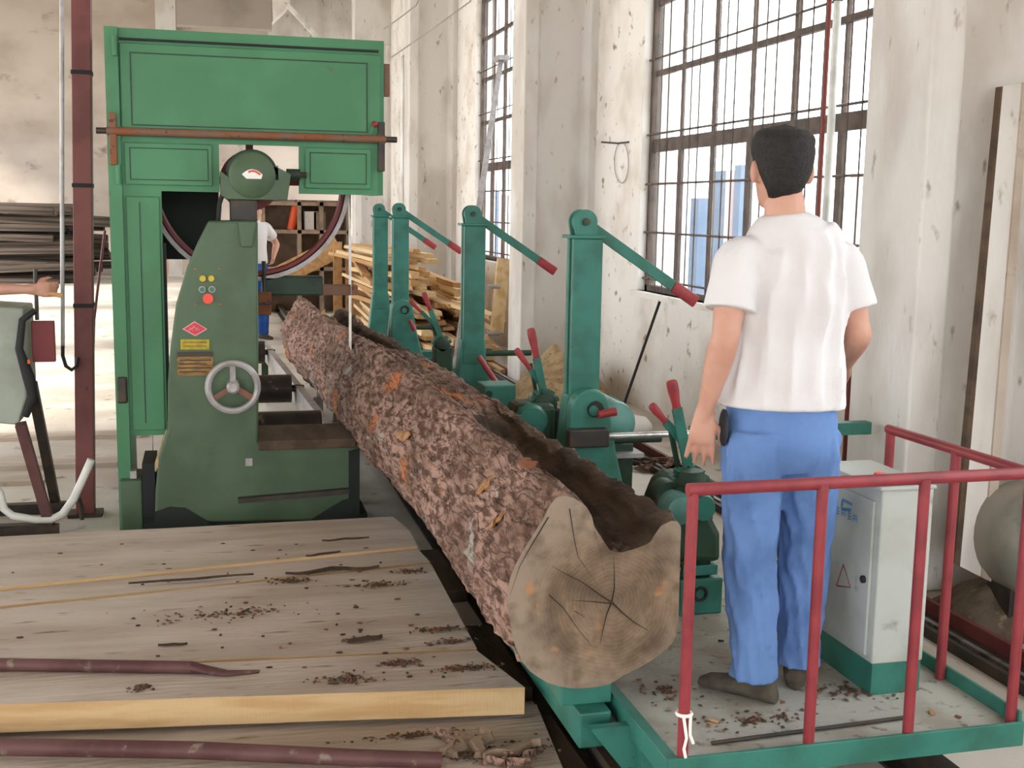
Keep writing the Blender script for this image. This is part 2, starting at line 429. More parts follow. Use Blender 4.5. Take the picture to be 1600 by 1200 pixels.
# beams and brackets at the far end of the hall, cut by the top of the frame
bw = bpy.data.objects['wall_back']
yb = HALL_END - .45
p0, p1 = P(242, 20, y=yb), P(274, 20, y=yb)
MB().bb(p0.x, p1.x, yb, HALL_END, 0, TOP).build('pier', 'column_concrete', bw)
yg = 26.0
p0, p1 = P(276, 46, y=yg), P(425, 46, y=yg)
MB().bb(p0.x, p1.x, yg, yg + .35, p1.z, TOP).build('lintel_beam', 'ceiling_concrete', bw)
q = [P(424, -30, y=yg), P(462, -30, y=yg), P(452, 8, y=yg), P(426, 33, y=yg)]
MB().prism([tuple(a) for a in q], (0, .9, 0)).build('haunch', 'plaster', bw)
MB().bb(p1.x, P(600, 0, y=yg).x, yg + 1.5, yg + 1.8, P(500, 62, y=yg + 1.5).z - .5, TOP).build('cross_beam', 'column_concrete', bw)
MB().beam(P(449, 8, y=yg - .05), P(502, 64, y=yg - .05), .09, .09, (0, 1, 0)).build('diagonal_brace', 'white_pipe', bw)

# ---------------------------------------------------------------- windows
def window(n, k, detail):
    y0, y1 = WIN0 + k * BAY, WIN1 + k * BAY
    root = structure(bpy.data.objects.new('window_%d' % n, None)); COL.objects.link(root)
    root.location = (WX + .1, y0, SILL); WORLD_LOC[root.name] = V(root.location)
    xs = WX + .10
    MB().bb(WX - .05, WX + .3, y0 - .06, y1 + .06, SILL - .05, SILL).build('sill', 'plaster', root)
    f = MB()
    for (a, b_, c, d) in ((y0, y0 + .05, SILL, HEAD), (y1 - .05, y1, SILL, HEAD)):
        MB().bb(xs - .03, xs + .04, a, b_, c, d).build('jamb', 'window_steel', root)
    MB().bb(xs - .03, xs + .04, y0, y1, HEAD - .05, HEAD).build('head_rail', 'window_steel', root)
    MB().bb(xs - .03, xs + .04, y0, y1, SILL, SILL + .05).build('bottom_rail', 'window_steel', root)
    np_ = 6; pitch = (y1 - y0) / np_
    tz = [(2.305, .055), (2.922, .022), (3.513, .022), (4.07, .022)]
    for z, h in tz:
        MB().bb(xs - .012, xs + .025, y0 + .05, y1 - .05, z - h, z + h).build('transom', 'window_steel', root)
    for i in range(1, np_):
        yy = y0 + pitch * i
        w_ = .024 if i in (2, 4) else .013
        MB().bb(xs - .008, xs + .022, yy - w_, yy + w_, 2.36, HEAD - .05).build('mullion', 'window_steel', root)
        w_ = .026 if i in (2, 4) else .034
        MB().bb(xs - .01, xs + .022, yy - w_, yy + w_, SILL + .05, 2.25).build('mullion', 'window_steel', root)
    zz = [SILL + .05, 2.25, 2.36, 2.9, 2.944, 3.491, 3.535, 4.048, 4.092, HEAD - .05]
    for i in range(np_):
        for a, b_ in ((0, 1), (2, 3), (4, 5), (6, 7), (8, 9)):
            MB().bb(xs + .005, xs + .01, y0 + pitch * i + .03, y0 + pitch * (i + 1) - .03, zz[a], zz[b_]).build('pane', 'window_glass', root)
    if detail:
        nb = np_ * 4
        for i in range(nb):
            if i % 4 == 0: continue
            yy = y0 + pitch * i / 4
            MB().cyl((WX + .04, yy, SILL), (WX + .04, yy, HEAD), .0062, n=6).build('security_bar', 'window_steel', root)
        for z in (1.148, 1.556, 1.973, 2.40, 3.037, 3.62):
            MB().cyl((WX + .05, y0, z), (WX + .05, y1, z), .009, n=6).build('cross_bar', 'window_steel', root)
    return root
window(1, 0, True); window(2, 1, True); window(3, 2, False); window(4, -1, False)

# yard beyond the glass: pale cladding seen through the lower panes
yd = structure(MB().bb(14.0, 14.3, -6, 44, -.05, 2.3).build('wall_yard', 'outdoor_pale'))
for i in range(20):
    y = 0 + i * 2.1
    MB().bb(13.9, 14.0, y, y + random.uniform(.3, .9), -.05, random.choice((1.9, 2.25))).build('cladding_strip', random.choice(('outdoor_pink', 'outdoor_pale', 'outdoor_pale')), yd)

for i, (px, w_, mk, h_) in enumerate(((1032, .10, 'yard_blue', 2.0), (1048, .07, 'outdoor_pink', 2.1), (1085, .12, 'yard_blue', 1.9), (1122, .16, 'yard_blue', 2.2), (1136, .07, 'outdoor_pink', 2.2), (1150, .08, 'yard_blue', 2.25), (1335, .10, 'outdoor_pink', 2.1), (765, .2, 'yard_blue', 2.1), (782, .15, 'outdoor_pink', 2.0))):
    p = P(px, 330, x=5.6)
    MB().bb(5.6, 5.75, p.y - w_, p.y + w_, -.05, h_).build('yard_post', mk, yd)
# ================================================================ BAND SAW
SY = 6.5                                        # front of the wheel housing
saw = thing('band_saw', 'tall green vertical log band saw with wheel housing and dark green pedestal', 'band saw', (0.2, SY + .2, 0))
def sx(px, py, y=SY): return P(px, py, y=y)
xl, xr = -.445, .945
ztop, zmid, zlow = 2.615, 2.10, 1.80
xo0, xo1 = sx(342, 225).x, sx(467, 228).x
xc1 = sx(252, 298).x
D = .62
b = MB()                                        # housing body: a shell with the window in front of the wheel hub
b.bb(xl, xr, SY, SY + .03, 2.05, ztop)
b.bb(xl, xo0, SY, SY + .03, zlow, 2.05)
b.bb(xo1, xr - .03, SY, SY + .03, zlow, 2.05)
b.bb(xl, xc1, SY, SY + .03, .51, zlow)
b.bb(xl, xr, SY + .03, SY + D, ztop - .03, ztop)
b.bb(xl, xl + .03, SY + .03, SY + D, .1, ztop - .03)
b.bb(xr - .03, xr, SY + .03, SY + D, zlow, ztop - .03)
b.bb(xl - .03, xl + .035, SY - .03, SY + .06, 0, ztop)
housing = b.build('wheel_housing', 'saw_green', saw)
def rim(mb, x0, x1, z0, z1, y, t=.012, w=.022):
    mb.bb(x0, x1, y - t, y, z1 - w, z1); mb.bb(x0, x1, y - t, y, z0, z0 + w)
    mb.bb(x0, x0 + w, y - t, y, z0 + w, z1 - w); mb.bb(x1 - w, x1, y - t, y, z0 + w, z1 - w)
door = MB().bb(xl + .04, xr - .02, SY - .018, SY, 2.095, ztop - .075).build('upper_door', 'saw_green', saw, bevel=.006)
m = MB(); rim(m, xl + .09, xr - .09, 2.13, ztop - .12, SY - .018, .004, .006)
m.build('pressed_seam', 'dark_green', door)
MB().bb(xl + .04, xr - .03, SY - .012, SY, ztop - .062, ztop - .050).build('rain_strip', 'dark_part_and_shade', saw)
d2 = MB().bb(xl + .05, xo0 - .035, SY - .015, SY, zlow + .03, 2.045).build('side_door', 'saw_green', saw, bevel=.005)
m = MB(); rim(m, xl + .075, xo0 - .055, zlow + .055, 2.02, SY - .015, .003, .005); m.build('pressed_seam', 'dark_green', d2)
d3 = MB().bb(xo1 + .03, xr - .07, SY - .015, SY, zlow + .03, 2.045).build('side_door', 'saw_green', saw, bevel=.005)
m = MB(); rim(m, xo1 + .055, xr - .095, zlow + .055, 2.02, SY - .015, .003, .005); m.build('pressed_seam', 'dark_green', d3)
d4 = MB().bb(xl + .05, xc1 - .01, SY - .014, SY, .54, zlow - .03).build('column_door', 'saw_green', saw, bevel=.005)
m = MB(); m.bb(xl + .115, xl + .12, SY - .017, SY - .014, .58, zlow - .06); m.build('pressed_seam', 'dark_green', d4)
for z in (2.52, 1.88): MB().cyl((xl + .02, SY - .04, z - .05), (xl + .02, SY - .04, z + .05), .014, n=8).build('hinge', 'saw_green', saw)
h_ = MB().box(sx(192, 608) + V((0, -.03, 0)), (.05, .04, .14)).build('latch', 'dark_iron', saw, bevel=.01)
# rusty clamp bar across the doors
pa, pb = sx(150, 200, SY - .05), sx(620, 222, SY - .05)
zb = (pa.z + pb.z) / 2
MB().tube([(pa.x + .05, SY - .05, zb), (pb.x - .06, SY - .05, zb)], .021, 10).build('clamp_bar', 'rust_bar', saw, True)
MB().cyl((pa.x, SY - .05, zb), (pa.x + .06, SY - .05, zb), .016, n=10).build('bar_end', 'dark_iron', saw)
MB().cyl((pb.x - .08, SY - .05, zb), (pb.x, SY - .05, zb), .016, n=10).build('bar_end', 'dark_iron', saw)
for xx in (xl + .0, xr - .02):
    MB().bb(xx - .018, xx + .018, SY - .06, SY - .03, zb - .17, zb + .09).build('bar_bracket', 'rust_bar' if xx < 0 else 'dark_iron', saw, bevel=.004)
MB().bb(xr + .005, xr + .035, SY + .02, SY + .06, 2.33, 2.5).build('rear_hinge', 'rust_bar', saw)
MB().ball(sx(586, 194, SY - .05), .018).build('lever_knob', 'grip_red', saw, True)
MB().cyl(sx(586, 194, SY - .05), sx(576, 215, SY - .03), .006, n=6).build('lever_stem', 'saw_green', saw)
# upper wheel with steel rim
WYc = SY + .40
wc = P(390.2, 283, y=WYc); wc = V((wc.x, WYc, wc.z)); WR = .558
whl = MB().lathe(wc, (0, 1, 0), [(WR - .024, -.05), (WR, -.05), (WR, .05), (WR - .024, .05)], 64)
whl.f = [f for f in whl.f if len(f) == 4]; whl.m = [0] * len(whl.f)
n_ = 64; o_ = 0
for j in range(n_):
    whl.f.append((j, (j + 1) % n_, 3 * n_ + (j + 1) % n_, 3 * n_ + j)); whl.m.append(0)
wheel = whl.build('band_wheel', 'cast_grey', saw, True)
MB().torus(wc + V((0, -.02, 0)), (0, 1, 0), WR - .040, .017, 64, 6).build('wheel_inner_rim', 'wheel_rim_red', wheel, True)
MB().lathe(wc + V((0, -.04, 0)), (0, 1, 0), [(.165, 0), (.165, .08)], 32).build('wheel_boss', 'wheel_rim_red', wheel, True)
for i in range(4):
    a = math.radians(90 * i); d = V((math.cos(a), 0, math.sin(a)))
    MB().beam(wc + d * .15, wc + d * (WR - .06), .04, .05, (0, 1, 0)).build('spoke', 'wheel_rim_red', wheel)
lowc = V((wc.x, WYc, .42))
# blade: one closed steel loop seen edge on at the right, running down to the lower wheel
bl = MB(); ring_in = []; ring_out = []
pts = []
for i in range(33): a = math.pi * i / 32; pts.append((wc.x + (WR + .002) * math.cos(a), wc.z + (WR + .002) * math.sin(a)))
for i in range(33): a = math.pi + math.pi * i / 32; pts.append((lowc.x + (WR + .002) * math.cos(a), lowc.z - .9 + (WR + .002) * math.sin(a)))
bl.add([(x, WYc - .05 + dy, z) for x, z in pts for dy in (0, .115)], [(2 * i, 2 * ((i + 1) % 66), 2 * ((i + 1) % 66) + 1, 2 * i + 1) for i in range(66)])
blade = bl.build('saw_blade', 'steel', saw)
so = blade.modifiers.new('thickness', 'SOLIDIFY'); so.thickness = .0022
MB().bb(xl + .1, wc.x - .17, SY + D - .02, SY + D, 1.42, 2.0).build('rear_panel', 'dark_part_and_shade', saw)  # dark sheet for the rear interior of the housing
# bearing housing on the pedestal top
hy = SY - .16
hub = P(394, 274, y=hy)
c = MB().lathe(V((hub.x, hy - .02, hub.z)), (0, 1, 0), [(.10, 0), (.118, .015), (.118, .30)], 32)
bh = c.build('bearing_cap', 'pedestal_green', saw, True)
MB().torus((hub.x, hy + .03, hub.z), (0, 1, 0), .122, .012, 32, 6).build('cap_groove', 'dark_green', bh, True)
e = [(hub.x + .052 * t, hy - .026, hub.z + .004 + .026 * (1 - t * t) * (1 if True else 0)) for t in [i / 8 - 1 for i in range(17)]]
MB().prism(e + [(hub.x + .045, hy - .026, hub.z - .018), (hub.x - .03, hy - .026, hub.z - .018)], (0, .006, 0)).build('badge', 'logo_white', bh)
MB().tube([(hub.x - .02 + .06 * t, hy - .028, hub.z + .004 + .018 * math.sin(math.pi * (t * .8 + .2))) for t in [i / 6 for i in range(7)]], .005, 6).build('badge_arc', 'button_red', bh)
x0, x1 = P(345, 290, y=hy).x, P(455, 290, y=hy).x
zc0, zc1 = P(400, 312, y=hy).z, P(400, 262, y=hy).z
MB().prism([(x0, hy, zc0 + .02), (x0, hy, zc1 - .02), (x0 + .05, hy, zc1 - .06), (hub.x + .13, hy, zc1 - .06), (hub.x + .13, hy, zc1 + .01), (x1 - .08, hy, zc1 + .01), (x1, hy, zc1 - .03), (x1 - .02, hy, zc0), (x0 + .03, hy, zc0)], (0, .26, 0)).build('bearing_block', 'pedestal_green', saw, bevel=.015)
MB().cyl((x1 - .02, hy + .06, zc1 - .03), (x1 + .05, hy + .06, zc1 - .03), .03, n=10).build('adjuster_nut', 'dark_green', saw, True)
MB().cyl((x1 + .05, hy + .06, zc1 - .03), (x1 + .085, hy + .06, zc1 - .03), .014, n=8).build('adjuster_screw', 'dark_iron', saw, True)
MB().bb(P(360, 330, y=hy).x, P(402, 330, y=hy).x, hy, hy + .22, P(380, 346, y=hy).z, zc0).build('tension_neck', 'dark_iron', saw, bevel=.008)
MB().tube([P(349, 300, y=hy + .02), P(343, 318, y=hy + .02), P(341, 345, y=hy + .02)], .012, 8).build('conduit', 'dark_part_and_shade', saw, True)
# pedestal
PY = 6.2
outl = [(326, 346), (403, 345), (404, 560), (404, 690), (560, 690), (560, 800), (545, 812), (242, 818), (243, 770), (248, 715), (262, 672), (262, 600), (266, 545), (275, 475), (290, 425), (308, 382)]
ped = MB().prism([tuple(P(a, b_, y=PY)) for a, b_ in outl], (0, .42, 0)).build('pedestal', 'pedestal_green', saw, bevel=.012)
zf = P(400, 818, y=PY).z
MB().bb(P(225, 800, y=PY).x, P(575, 800, y=PY).x, PY + .02, PY + .5, 0, max(zf, .06) + .02).build('pedestal_foot', 'dark_part_and_shade', saw)
MB().prism([tuple(P(a, b_, y=PY - .006)) for a, b_ in ((242, 800), (265, 792), (290, 794), (330, 818), (330, 830), (242, 830))], (0, .01, 0)).build('foot_shade', 'dark_part_and_shade', saw)  # flat dark plate: painted shade of the arched foot
MB().prism([tuple(P(a, b_, y=PY - .006)) for a, b_ in ((470, 822), (505, 800), (535, 782), (562, 775), (562, 822))], (0, .01, 0)).build('foot_shade', 'dark_part_and_shade', saw)  # same painted shade at the right end of the foot
MB().prism([tuple(P(a, b_, y=PY - .008)) for a, b_ in ((545, 705), (562, 700), (562, 806), (545, 806))], (0, .012, 0)).build('side_shade', 'dark_part_and_shade', saw)  # dark strip painting a shaded recess on the flat face
p_, q_ = P(404, 692, y=PY), P(545, 692, y=PY)
MB().bb(p_.x, q_.x + .03, PY - .06, PY + .40, p_.z - .03, p_.z + .02).build('ledge', 'sleeper_wood', saw, bevel=.005)
p_, q_ = P(372, 780, y=PY), P(545, 765, y=PY)
MB().beam(p_ + V((0, -.02, 0)), q_ + V((0, -.02, 0)), .05, .025, (0, 0, 1)).build('foot_lip', 'dark_iron', saw)
MB().box(P(389, 722, y=PY - .004), (.035, .008, .04)).build('paint_patch', 'cast_grey', saw)
MB().prism([tuple(P(a, b_, y=PY - .03)) for a, b_ in ((372, 346), (402, 346), (394, 386), (377, 386))], (0, .03, 0)).build('cast_lug', 'pedestal_green', saw, bevel=.006)
# control buttons, badge and plates on the pedestal
py_ = PY - .003
for a, b_ in ((317, 435), (330, 435)):
    p = P(a, b_, y=py_); MB().cyl(p, p + V((0, -.018, 0)), .019, .015, 14).build('indicator_lamp', 'lamp_yellow', saw, True)
for a, b_ in ((316, 452), (331, 452)):
    p = P(a, b_, y=py_); k_ = MB().cyl(p, p + V((0, -.014, 0)), .019, .017, 14).build('push_button', 'cast_grey', saw, True)
    MB().cyl(p + V((0, -.014, 0)), p + V((0, -.02, 0)), .013, n=12).build('button_cap', 'button_green', k_, True)
p = P(325, 466, y=py_); MB().cyl(p, p + V((0, -.03, 0)), .016, .026, 16).build('stop_button', 'button_red', saw, True)
for a, b_ in ((305, 421), (342, 421), (305, 475), (343, 475)):
    p = P(a, b_, y=py_); MB().cyl(p, p + V((0, -.006, 0)), .006, n=8).build('screw', 'brass_plate', saw)
bd = MB().prism([tuple(P(a, b_, y=py_)) for a, b_ in ((285, 514), (305, 525), (324, 514), (304, 502))], (0, -.005, 0)).build('maker_badge', 'badge_pale', saw)
cc = P(304.5, 513.7, y=py_ - .006)
def sc_(p, s): return cc + (p - cc) * s
MB().prism([tuple(sc_(P(a, b_, y=py_ - .006), .88)) for a, b_ in ((285, 514), (305, 525), (324, 514), (304, 502))], (0, -.002, 0)).build('badge_field', 'badge_red', bd)
for dx, dz in ((-.02, -.004), (-.004, .006), (.012, -.003)):
    MB().tube([cc + V((dx - .008, -.004, dz - .006)), cc + V((dx, -.004, dz + .008)), cc + V((dx + .008, -.004, dz - .004))], .0018, 4).build('badge_script', 'badge_pale', bd)
def plate(name, pts, m_, t=.006, par=saw):
    return MB().prism([tuple(P(a, b_, y=py_)) for a, b_ in pts], (0, -t, 0)).build(name, m_, par)
yp = plate('warning_plate', ((282, 530), (327, 530), (327, 546), (282, 546)), 'yellow_plate')
bp_ = plate('name_plate', ((277, 550), (333, 549), (333, 586), (277, 587)), 'brass_plate')
MB().prism([tuple(P(a, b_, y=py_ - .007)) for a, b_ in ((277, 550), (333, 549), (333, 557), (277, 558))], (0, -.001, 0)).build('plate_header', 'plate_dark', bp_)
for i in range(4):
    MB().prism([tuple(P(a, b_, y=py_ - .007)) for a, b_ in ((280, 562 + 6 * i), (330 - 7 * (i % 2), 561.5 + 6 * i), (330 - 7 * (i % 2), 563.5 + 6 * i), (280, 564 + 6 * i))], (0, -.001, 0)).build('plate_line', 'plate_dark', bp_)
for i in range(2):
    MB().prism([tuple(P(a, b_, y=py_ - .007)) for a, b_ in ((286, 534 + 6 * i), (323, 534 + 6 * i), (323, 536 + 6 * i), (286, 536 + 6 * i))], (0, -.001, 0)).build('plate_line', 'brass_plate', yp)
# handwheel
hw = P(364, 605, y=PY - .12)
hwo = MB().torus(hw, (0, 1, 0), .122, .017, 40, 8).build('handwheel', 'cast_grey', saw, True)
MB().lathe(hw + V((0, -.015, 0)), (0, 1, 0), [(.02, -.01), (.032, 0), (.032, .12)], 16).build('hub', 'cast_grey', hwo, True)
for i in range(3):
    a = math.radians(90 + 120 * i); d = V((math.cos(a), 0, math.sin(a)))
    MB().beam(hw + d * .02 + V((0, .012, 0)), hw + d * .118, .028, .014, (0, 1, 0)).build('spoke', 'rust_bar' if i else 'cast_grey', hwo)
# small green box at the foot of the housing and a plain dark block beside it
p_, q_ = P(187, 752, y=SY - .1), P(222, 752, y=SY - .1)
MB().bb(p_.x, q_.x, SY - .1, SY + .2, 0, p_.z).build('foot_box', 'pedestal_green', saw, bevel=.008)
MB().bb(p_.x + .05, q_.x - .03, SY - .05, SY + .05, p_.z, p_.z + .04).build('clevis', 'cast_grey', saw)
MB().bb(P(222, 740, y=SY - .15).x, P(242, 740, y=SY - .15).x, SY - .15, SY + .2, 0, P(222, 725, y=SY - .15).z).build('dark_block', 'black_rubber', saw)
MB().beam(P(241, 735, y=SY - .12), P(263, 672, y=SY - .12), .02, .05, (0, 1, 0)).build('splash_strip', 'pale_wood', saw)
MB().bb(P(256, 500, y=SY + .02).x - .012, P(262, 500, y=SY + .02).x, SY + .02, SY + .08, P(256, 660, y=SY).z, P(256, 380, y=SY).z).build('guide_post', 'black_rubber', saw)
# blade guide arm to the right of the pedestal, above the log
gy = SY + .35
MB().bb(P(410, 445, y=gy).x, P(505, 445, y=gy).x, gy, gy + .12, P(450, 462, y=gy).z, P(450, 432, y=gy).z).build('guide_arm', 'dark_green', saw, bevel=.01)
MB().bb(P(500, 450, y=gy).x, P(560, 450, y=gy).x, gy + .02, gy + .1, P(500, 462, y=gy).z, P(500, 446, y=gy).z).build('guide_block', 'rust_bar', saw, bevel=.006)
MB().cyl(P(412, 408, y=gy - .1), P(412, 492, y=gy - .1), .012, n=8).build('guide_rod', 'dark_iron', saw)
for a, b_ in ((455, 474), (475, 492)):
    MB().box(P(413, (a + b_) / 2, y=gy - .12), (.075, .06, .06)).build('guide_weight', 'orange_dull', saw, bevel=.006)

# ================================================================ LOG
NEAR, FARY = 3.1, 10.2
outline = [(897, 779), (884, 775), (870, 777), (858, 792), (850, 810), (837, 830), (825, 850), (815, 866), (807, 880), (798, 902), (793, 925), (793, 940), (796, 958), (799, 980),
           (802, 998), (807, 1012), (817, 1035), (828, 1048), (840, 1057), (857, 1067), (875, 1072), (893, 1075), (910, 1075), (930, 1073), (950, 1070), (962, 1063), (975, 1054),
           (995, 1045), (1012, 1035), (1027, 1025), (1040, 1015), (1052, 1003), (1058, 985), (1060, 962), (1061, 925), (1062, 885), (1063, 850), (1064, 824), (1058, 815),
           (1048, 814), (1032, 822), (1026, 838), (1012, 850), (995, 857), (970, 864), (954, 861), (946, 850), (938, 838), (928, 822), (925, 807), (917, 793), (908, 785)]
O2 = [P(a, b_, y=NEAR) for a, b_ in outline]
pith = P(955, 942, y=NEAR)
# resample the outline finely
seg = []
Nn = 200
L_ = [0]
for i in range(len(O2)): L_.append(L_[-1] + (O2[(i + 1) % len(O2)] - O2[i]).length)
for k in range(Nn):
    s_ = L_[-1] * k / Nn
    i = max(j for j in range(len(O2)) if L_[j] <= s_)
    t = (s_ - L_[i]) / (L_[i + 1] - L_[i]); seg.append(lerp(O2[i], O2[(i + 1) % len(O2)], t))
loc2 = [V((p.x - pith.x, 0, p.z - pith.z)) for p in seg]
arc0, arc1 = L_[37] / L_[-1], L_[51] / L_[-1]                    # the hollow on top
k0_, k1_ = int(arc0 * Nn), int(arc1 * Nn) + 1
RA, RB = loc2[k0_].length, loc2[k1_].length
rings = []
row_close = []
ROWS = 620
AX0, AX1 = V((pith.x, NEAR, pith.z)), V((P(498, 500, y=FARY).x, FARY, pith.z + .02))
for r in range(ROWS + 1):
    t = (r / ROWS) ** 1.25
    y = lerp(NEAR, FARY, t)
    c = lerp(AX0, AX1, t)
    c.x += .012 * math.sin(math.pi * min(t * 1.15, 1)); c.z += .018 * math.sin(math.pi * 1.6 * t)
    sc = lerp(1.0, 1.02, t) + .05 * math.exp(-((y - 6.3) / .5) ** 2) + .015 * math.sin(y * 2.1)
    close = min(1, max(0, (y - 4.2) / 1.1)) * (1 - min(1, max(0, (y - 6.45) / .35)))   # the hollow closes and opens again past the blade
    row_close.append(close)
    ring = []
    for k, q in enumerate(loc2):
        p = q.copy()
        u = k / Nn
        rad = p.length; ang = math.atan2(p.z, p.x)
        in_h = arc0 < u < arc1
        full = .262
        if in_h:
            w_ = (u - arc0) / (arc1 - arc0)
            p = p * lerp(1, lerp(RA, RB, w_ * w_ * (3 - 2 * w_)) * (1 - .06 * math.sin(math.pi * w_)) / max(rad, .02), close)
        elif rad < full: p = p * lerp(1, full / rad, close * .8)
        p = p * sc
        dirn = q.normalized()
        wp = V((math.cos(ang) * .3, y, math.sin(ang) * .3))
        edge = min(1, r / 4)
        big = noise.fractal(V((wp.x * 4, wp.y * 1.3, wp.z * 4)), 1.0, 2.0, 3) * .022
        v1 = noise.voronoi(V((wp.x * 17, wp.y * 4.5, wp.z * 17)))[0]
        plates = min(.22, v1[1] - v1[0]) * .035
        fine = noise.fractal(V((wp.x * 30, wp.y * 9, wp.z * 30)), 1.0, 2.0, 4) * .012
        dd = (big + plates + fine - .008)
        if in_h: dd = lerp(big + fine * 2, dd, close)
        # flat side sawn earlier stays plain near the end
        p = p + dirn * dd * edge
        ring.append(V((c.x + p.x, y, c.z + p.z)))
    rings.append(ring)
log = thing('pine_log', 'huge bark-covered pine log with a hollow notch in its sawn end', 'log', (AX0.x, NEAR, 0))
lb = MB().loft(rings, 0, False, True)
for i, f in enumerate(lb.f):
    k = i % Nn
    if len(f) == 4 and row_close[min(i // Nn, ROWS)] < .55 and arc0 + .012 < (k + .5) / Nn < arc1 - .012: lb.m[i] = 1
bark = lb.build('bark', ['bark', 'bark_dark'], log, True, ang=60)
end_grain('end_grain', tuple(V((pith.x, NEAR, pith.z)) - WORLD_LOC[log.name]))
ef = MB(); ef.v = [V((p.x, NEAR, p.z)) for p in rings[0]]; cidx = len(ef.v)
# face as concentric rings towards the pith with slight unevenness
allr = [ef.v[:]]
for s_ in (.9, .75, .55, .35, .15):
    allr.append([V((pith.x + (p.x - pith.x) * s_, NEAR + noise.noise(p * 9 + V((s_ * 4, 0, 0))) * .006, pith.z + (p.z - pith.z) * s_)) for p in allr[0]])
ef = MB().loft(allr, 0, False, True)
cut = ef.build('sawn_face', 'end_grain', log, True)
def crack(pts, w0=.003):
    a = [P(x, y, y=NEAR - .004) for x, y in pts]
    MB().tube(a, [w0 * .6 * (1 - .8 * i / (len(a) - 1)) for i in range(len(a))], 5, flat=1).build('drying_crack', 'bark_crack', cut)
crack([(957, 942), (972, 957), (990, 972), (1012, 985)], .005); crack([(955, 941), (935, 928), (910, 910), (880, 895), (862, 884)], .0035)
crack([(954, 943), (925, 940), (895, 938)], .003); crack([(956, 941), (960, 920), (960, 895), (959, 870)], .004); crack([(955, 943), (948, 960), (942, 985), (938, 1005)], .004)
crack([(858, 930), (880, 950), (905, 985), (925, 1010)], .003); crack([(890, 795), (897, 840), (903, 870), (935, 915)], .0025)
crack([(898, 955), (915, 965)], .002); crack([(857, 808), (832, 850), (812, 885), (797, 930)], .003)
# raw torn flakes on the bark where chunks have come off
def on_log(px, py):
    r = RM @ V((px - 800, 600 - py, -F)); best = None; bd = 9
    for ring in rings[::6]:
        for p in ring[::3]:
            q = p - V((0, 0, EYE)); t = q.dot(r) / r.dot(r)
            d = (q - r * t).length + .02 * q.length
            if d < bd: bd = d; best = p
    return best
for (a, b_, w_, h_2) in ((632, 680, .11, .032), (820, 722, .07, .03), (776, 815, .02, .06), (505, 488, .09, .025), (757, 760, .03, .05)):
    p = on_log(a, b_)
    rr = (p - V((pith.x, p.y, pith.z))).normalized()
    m_ = MB().ball((0, 0, 0), (h_2 * .8, w_, .007), 14, 6)
    R = Matrix((V((0, 1, 0)).cross(rr).normalized(), V((0, 1, 0)), rr)).transposed()
    ro = Matrix.Rotation(random.uniform(-.5, .5), 3, 'Z')
    for i in range(len(m_.v)): m_.v[i] = R @ (ro @ (m_.v[i] + V((noise.noise(m_.v[i] * 70) * .014, noise.noise(m_.v[i] * 50 + V((9, 0, 0))) * .03, 0)))) + p + rr * .004
    m_.build('torn_patch', random.choice(('orange_dull', 'torn_wood')), log, True)

# ================================================================ CARRIAGE
for xx, lab in ((1.16, 'worn steel rail on timber under the log side of the carriage'), (2.12, 'steel rail under the wall side of the carriage platform')):
    rl = thing('carriage_rail', lab, 'rail', (xx, 1.5, 0))
    prof = [(-.06, 0), (.06, 0), (.06, .012), (.012, .02), (.012, .075), (.032, .08), (.032, .11), (-.032, .11), (-.032, .08), (-.012, .075), (-.012, .02), (-.06, .012)]
    MB().prism([(xx + a, 1.5, z) for a, z in prof], (0, 24, 0)).build('rail_bar', 'dark_iron', rl)
frame_root = thing('log_carriage', 'green steel log carriage frame with wheels beneath the log', 'carriage', (1.35, 3.2, 0))
for xx in (1.09, 1.72):
    MB().bb(xx - .05, xx + .05, 3.15 if xx < 1.5 else 4.6, 11.6, .16, .27).build('side_beam', 'clamp_green', frame_root, bevel=.006)
for yy in (3.3, 4.9, 7.05, 9.8, 10.95, 11.5):
    MB().bb(1.0 if yy < 4 else 1.05, 1.16 if yy < 4 else 2.05, yy - .09, yy + .09, .27, .345).build('cross_bunk', 'clamp_green', frame_root, bevel=.006)
for yy in (3.6, 6.0, 8.5, 11.0):
    for xx in (1.16, 2.12):
        MB().cyl((xx - .035, yy, .19), (xx + .035, yy, .19), .08, n=20).build('wheel', 'dark_iron', frame_root, True)
    MB().cyl((1.1, yy, .19), (2.18, yy, .19), .02, n=8).build('axle', 'steel', frame_root)
for yy, lab in ((2.55, 'dark packing timber by the rail in front of the platform corner'), (3.3, 'dark packing timber under the sawn log end beside the thick plank'),
                (4.2, 'dark packing timber between the rail and the widest plank'), (5.3, 'dark packing timber by the rail next to the saw pedestal')):
    tag(MB().bb(.98, 1.10, yy - .33, yy + .33, 0, .055).build('packing_timber', 'sleeper_wood', bevel=.006, loc=(1.04, yy, 0)), lab, 'timber')

# operator's platform
PZ = .28
plat = thing('operator_platform', 'grey checker deck platform with green rim where the worker stands', 'platform', (1.7, 3.1, 0))
X0, X1, Y0, Y1 = 1.165, 2.265, 2.765, 4.55
MB().bb(X0 + .005, X1 - .005, Y0 + .005, Y1, PZ - .05, PZ).build('deck', 'deck_plate', plat)
MB().bb(X0, X1, Y0, Y0 + .012, PZ - .055, PZ + .018).build('front_rim', 'clamp_green', plat, bevel=.003)
MB().bb(X0, X0 + .035, Y0 + .012, Y1, PZ - .055, PZ + .012).build('side_rim', 'clamp_green', plat, bevel=.003)
MB().bb(X1 - .012, X1, Y0 + .012, Y1, PZ - .055, PZ + .045).build('side_rim', 'clamp_green', plat, bevel=.003)
MB().bb(X0 + .02, X0 + .1, Y0 + .25, Y0 + .33, .112, PZ - .05).build('support_leg', 'clamp_green', plat)
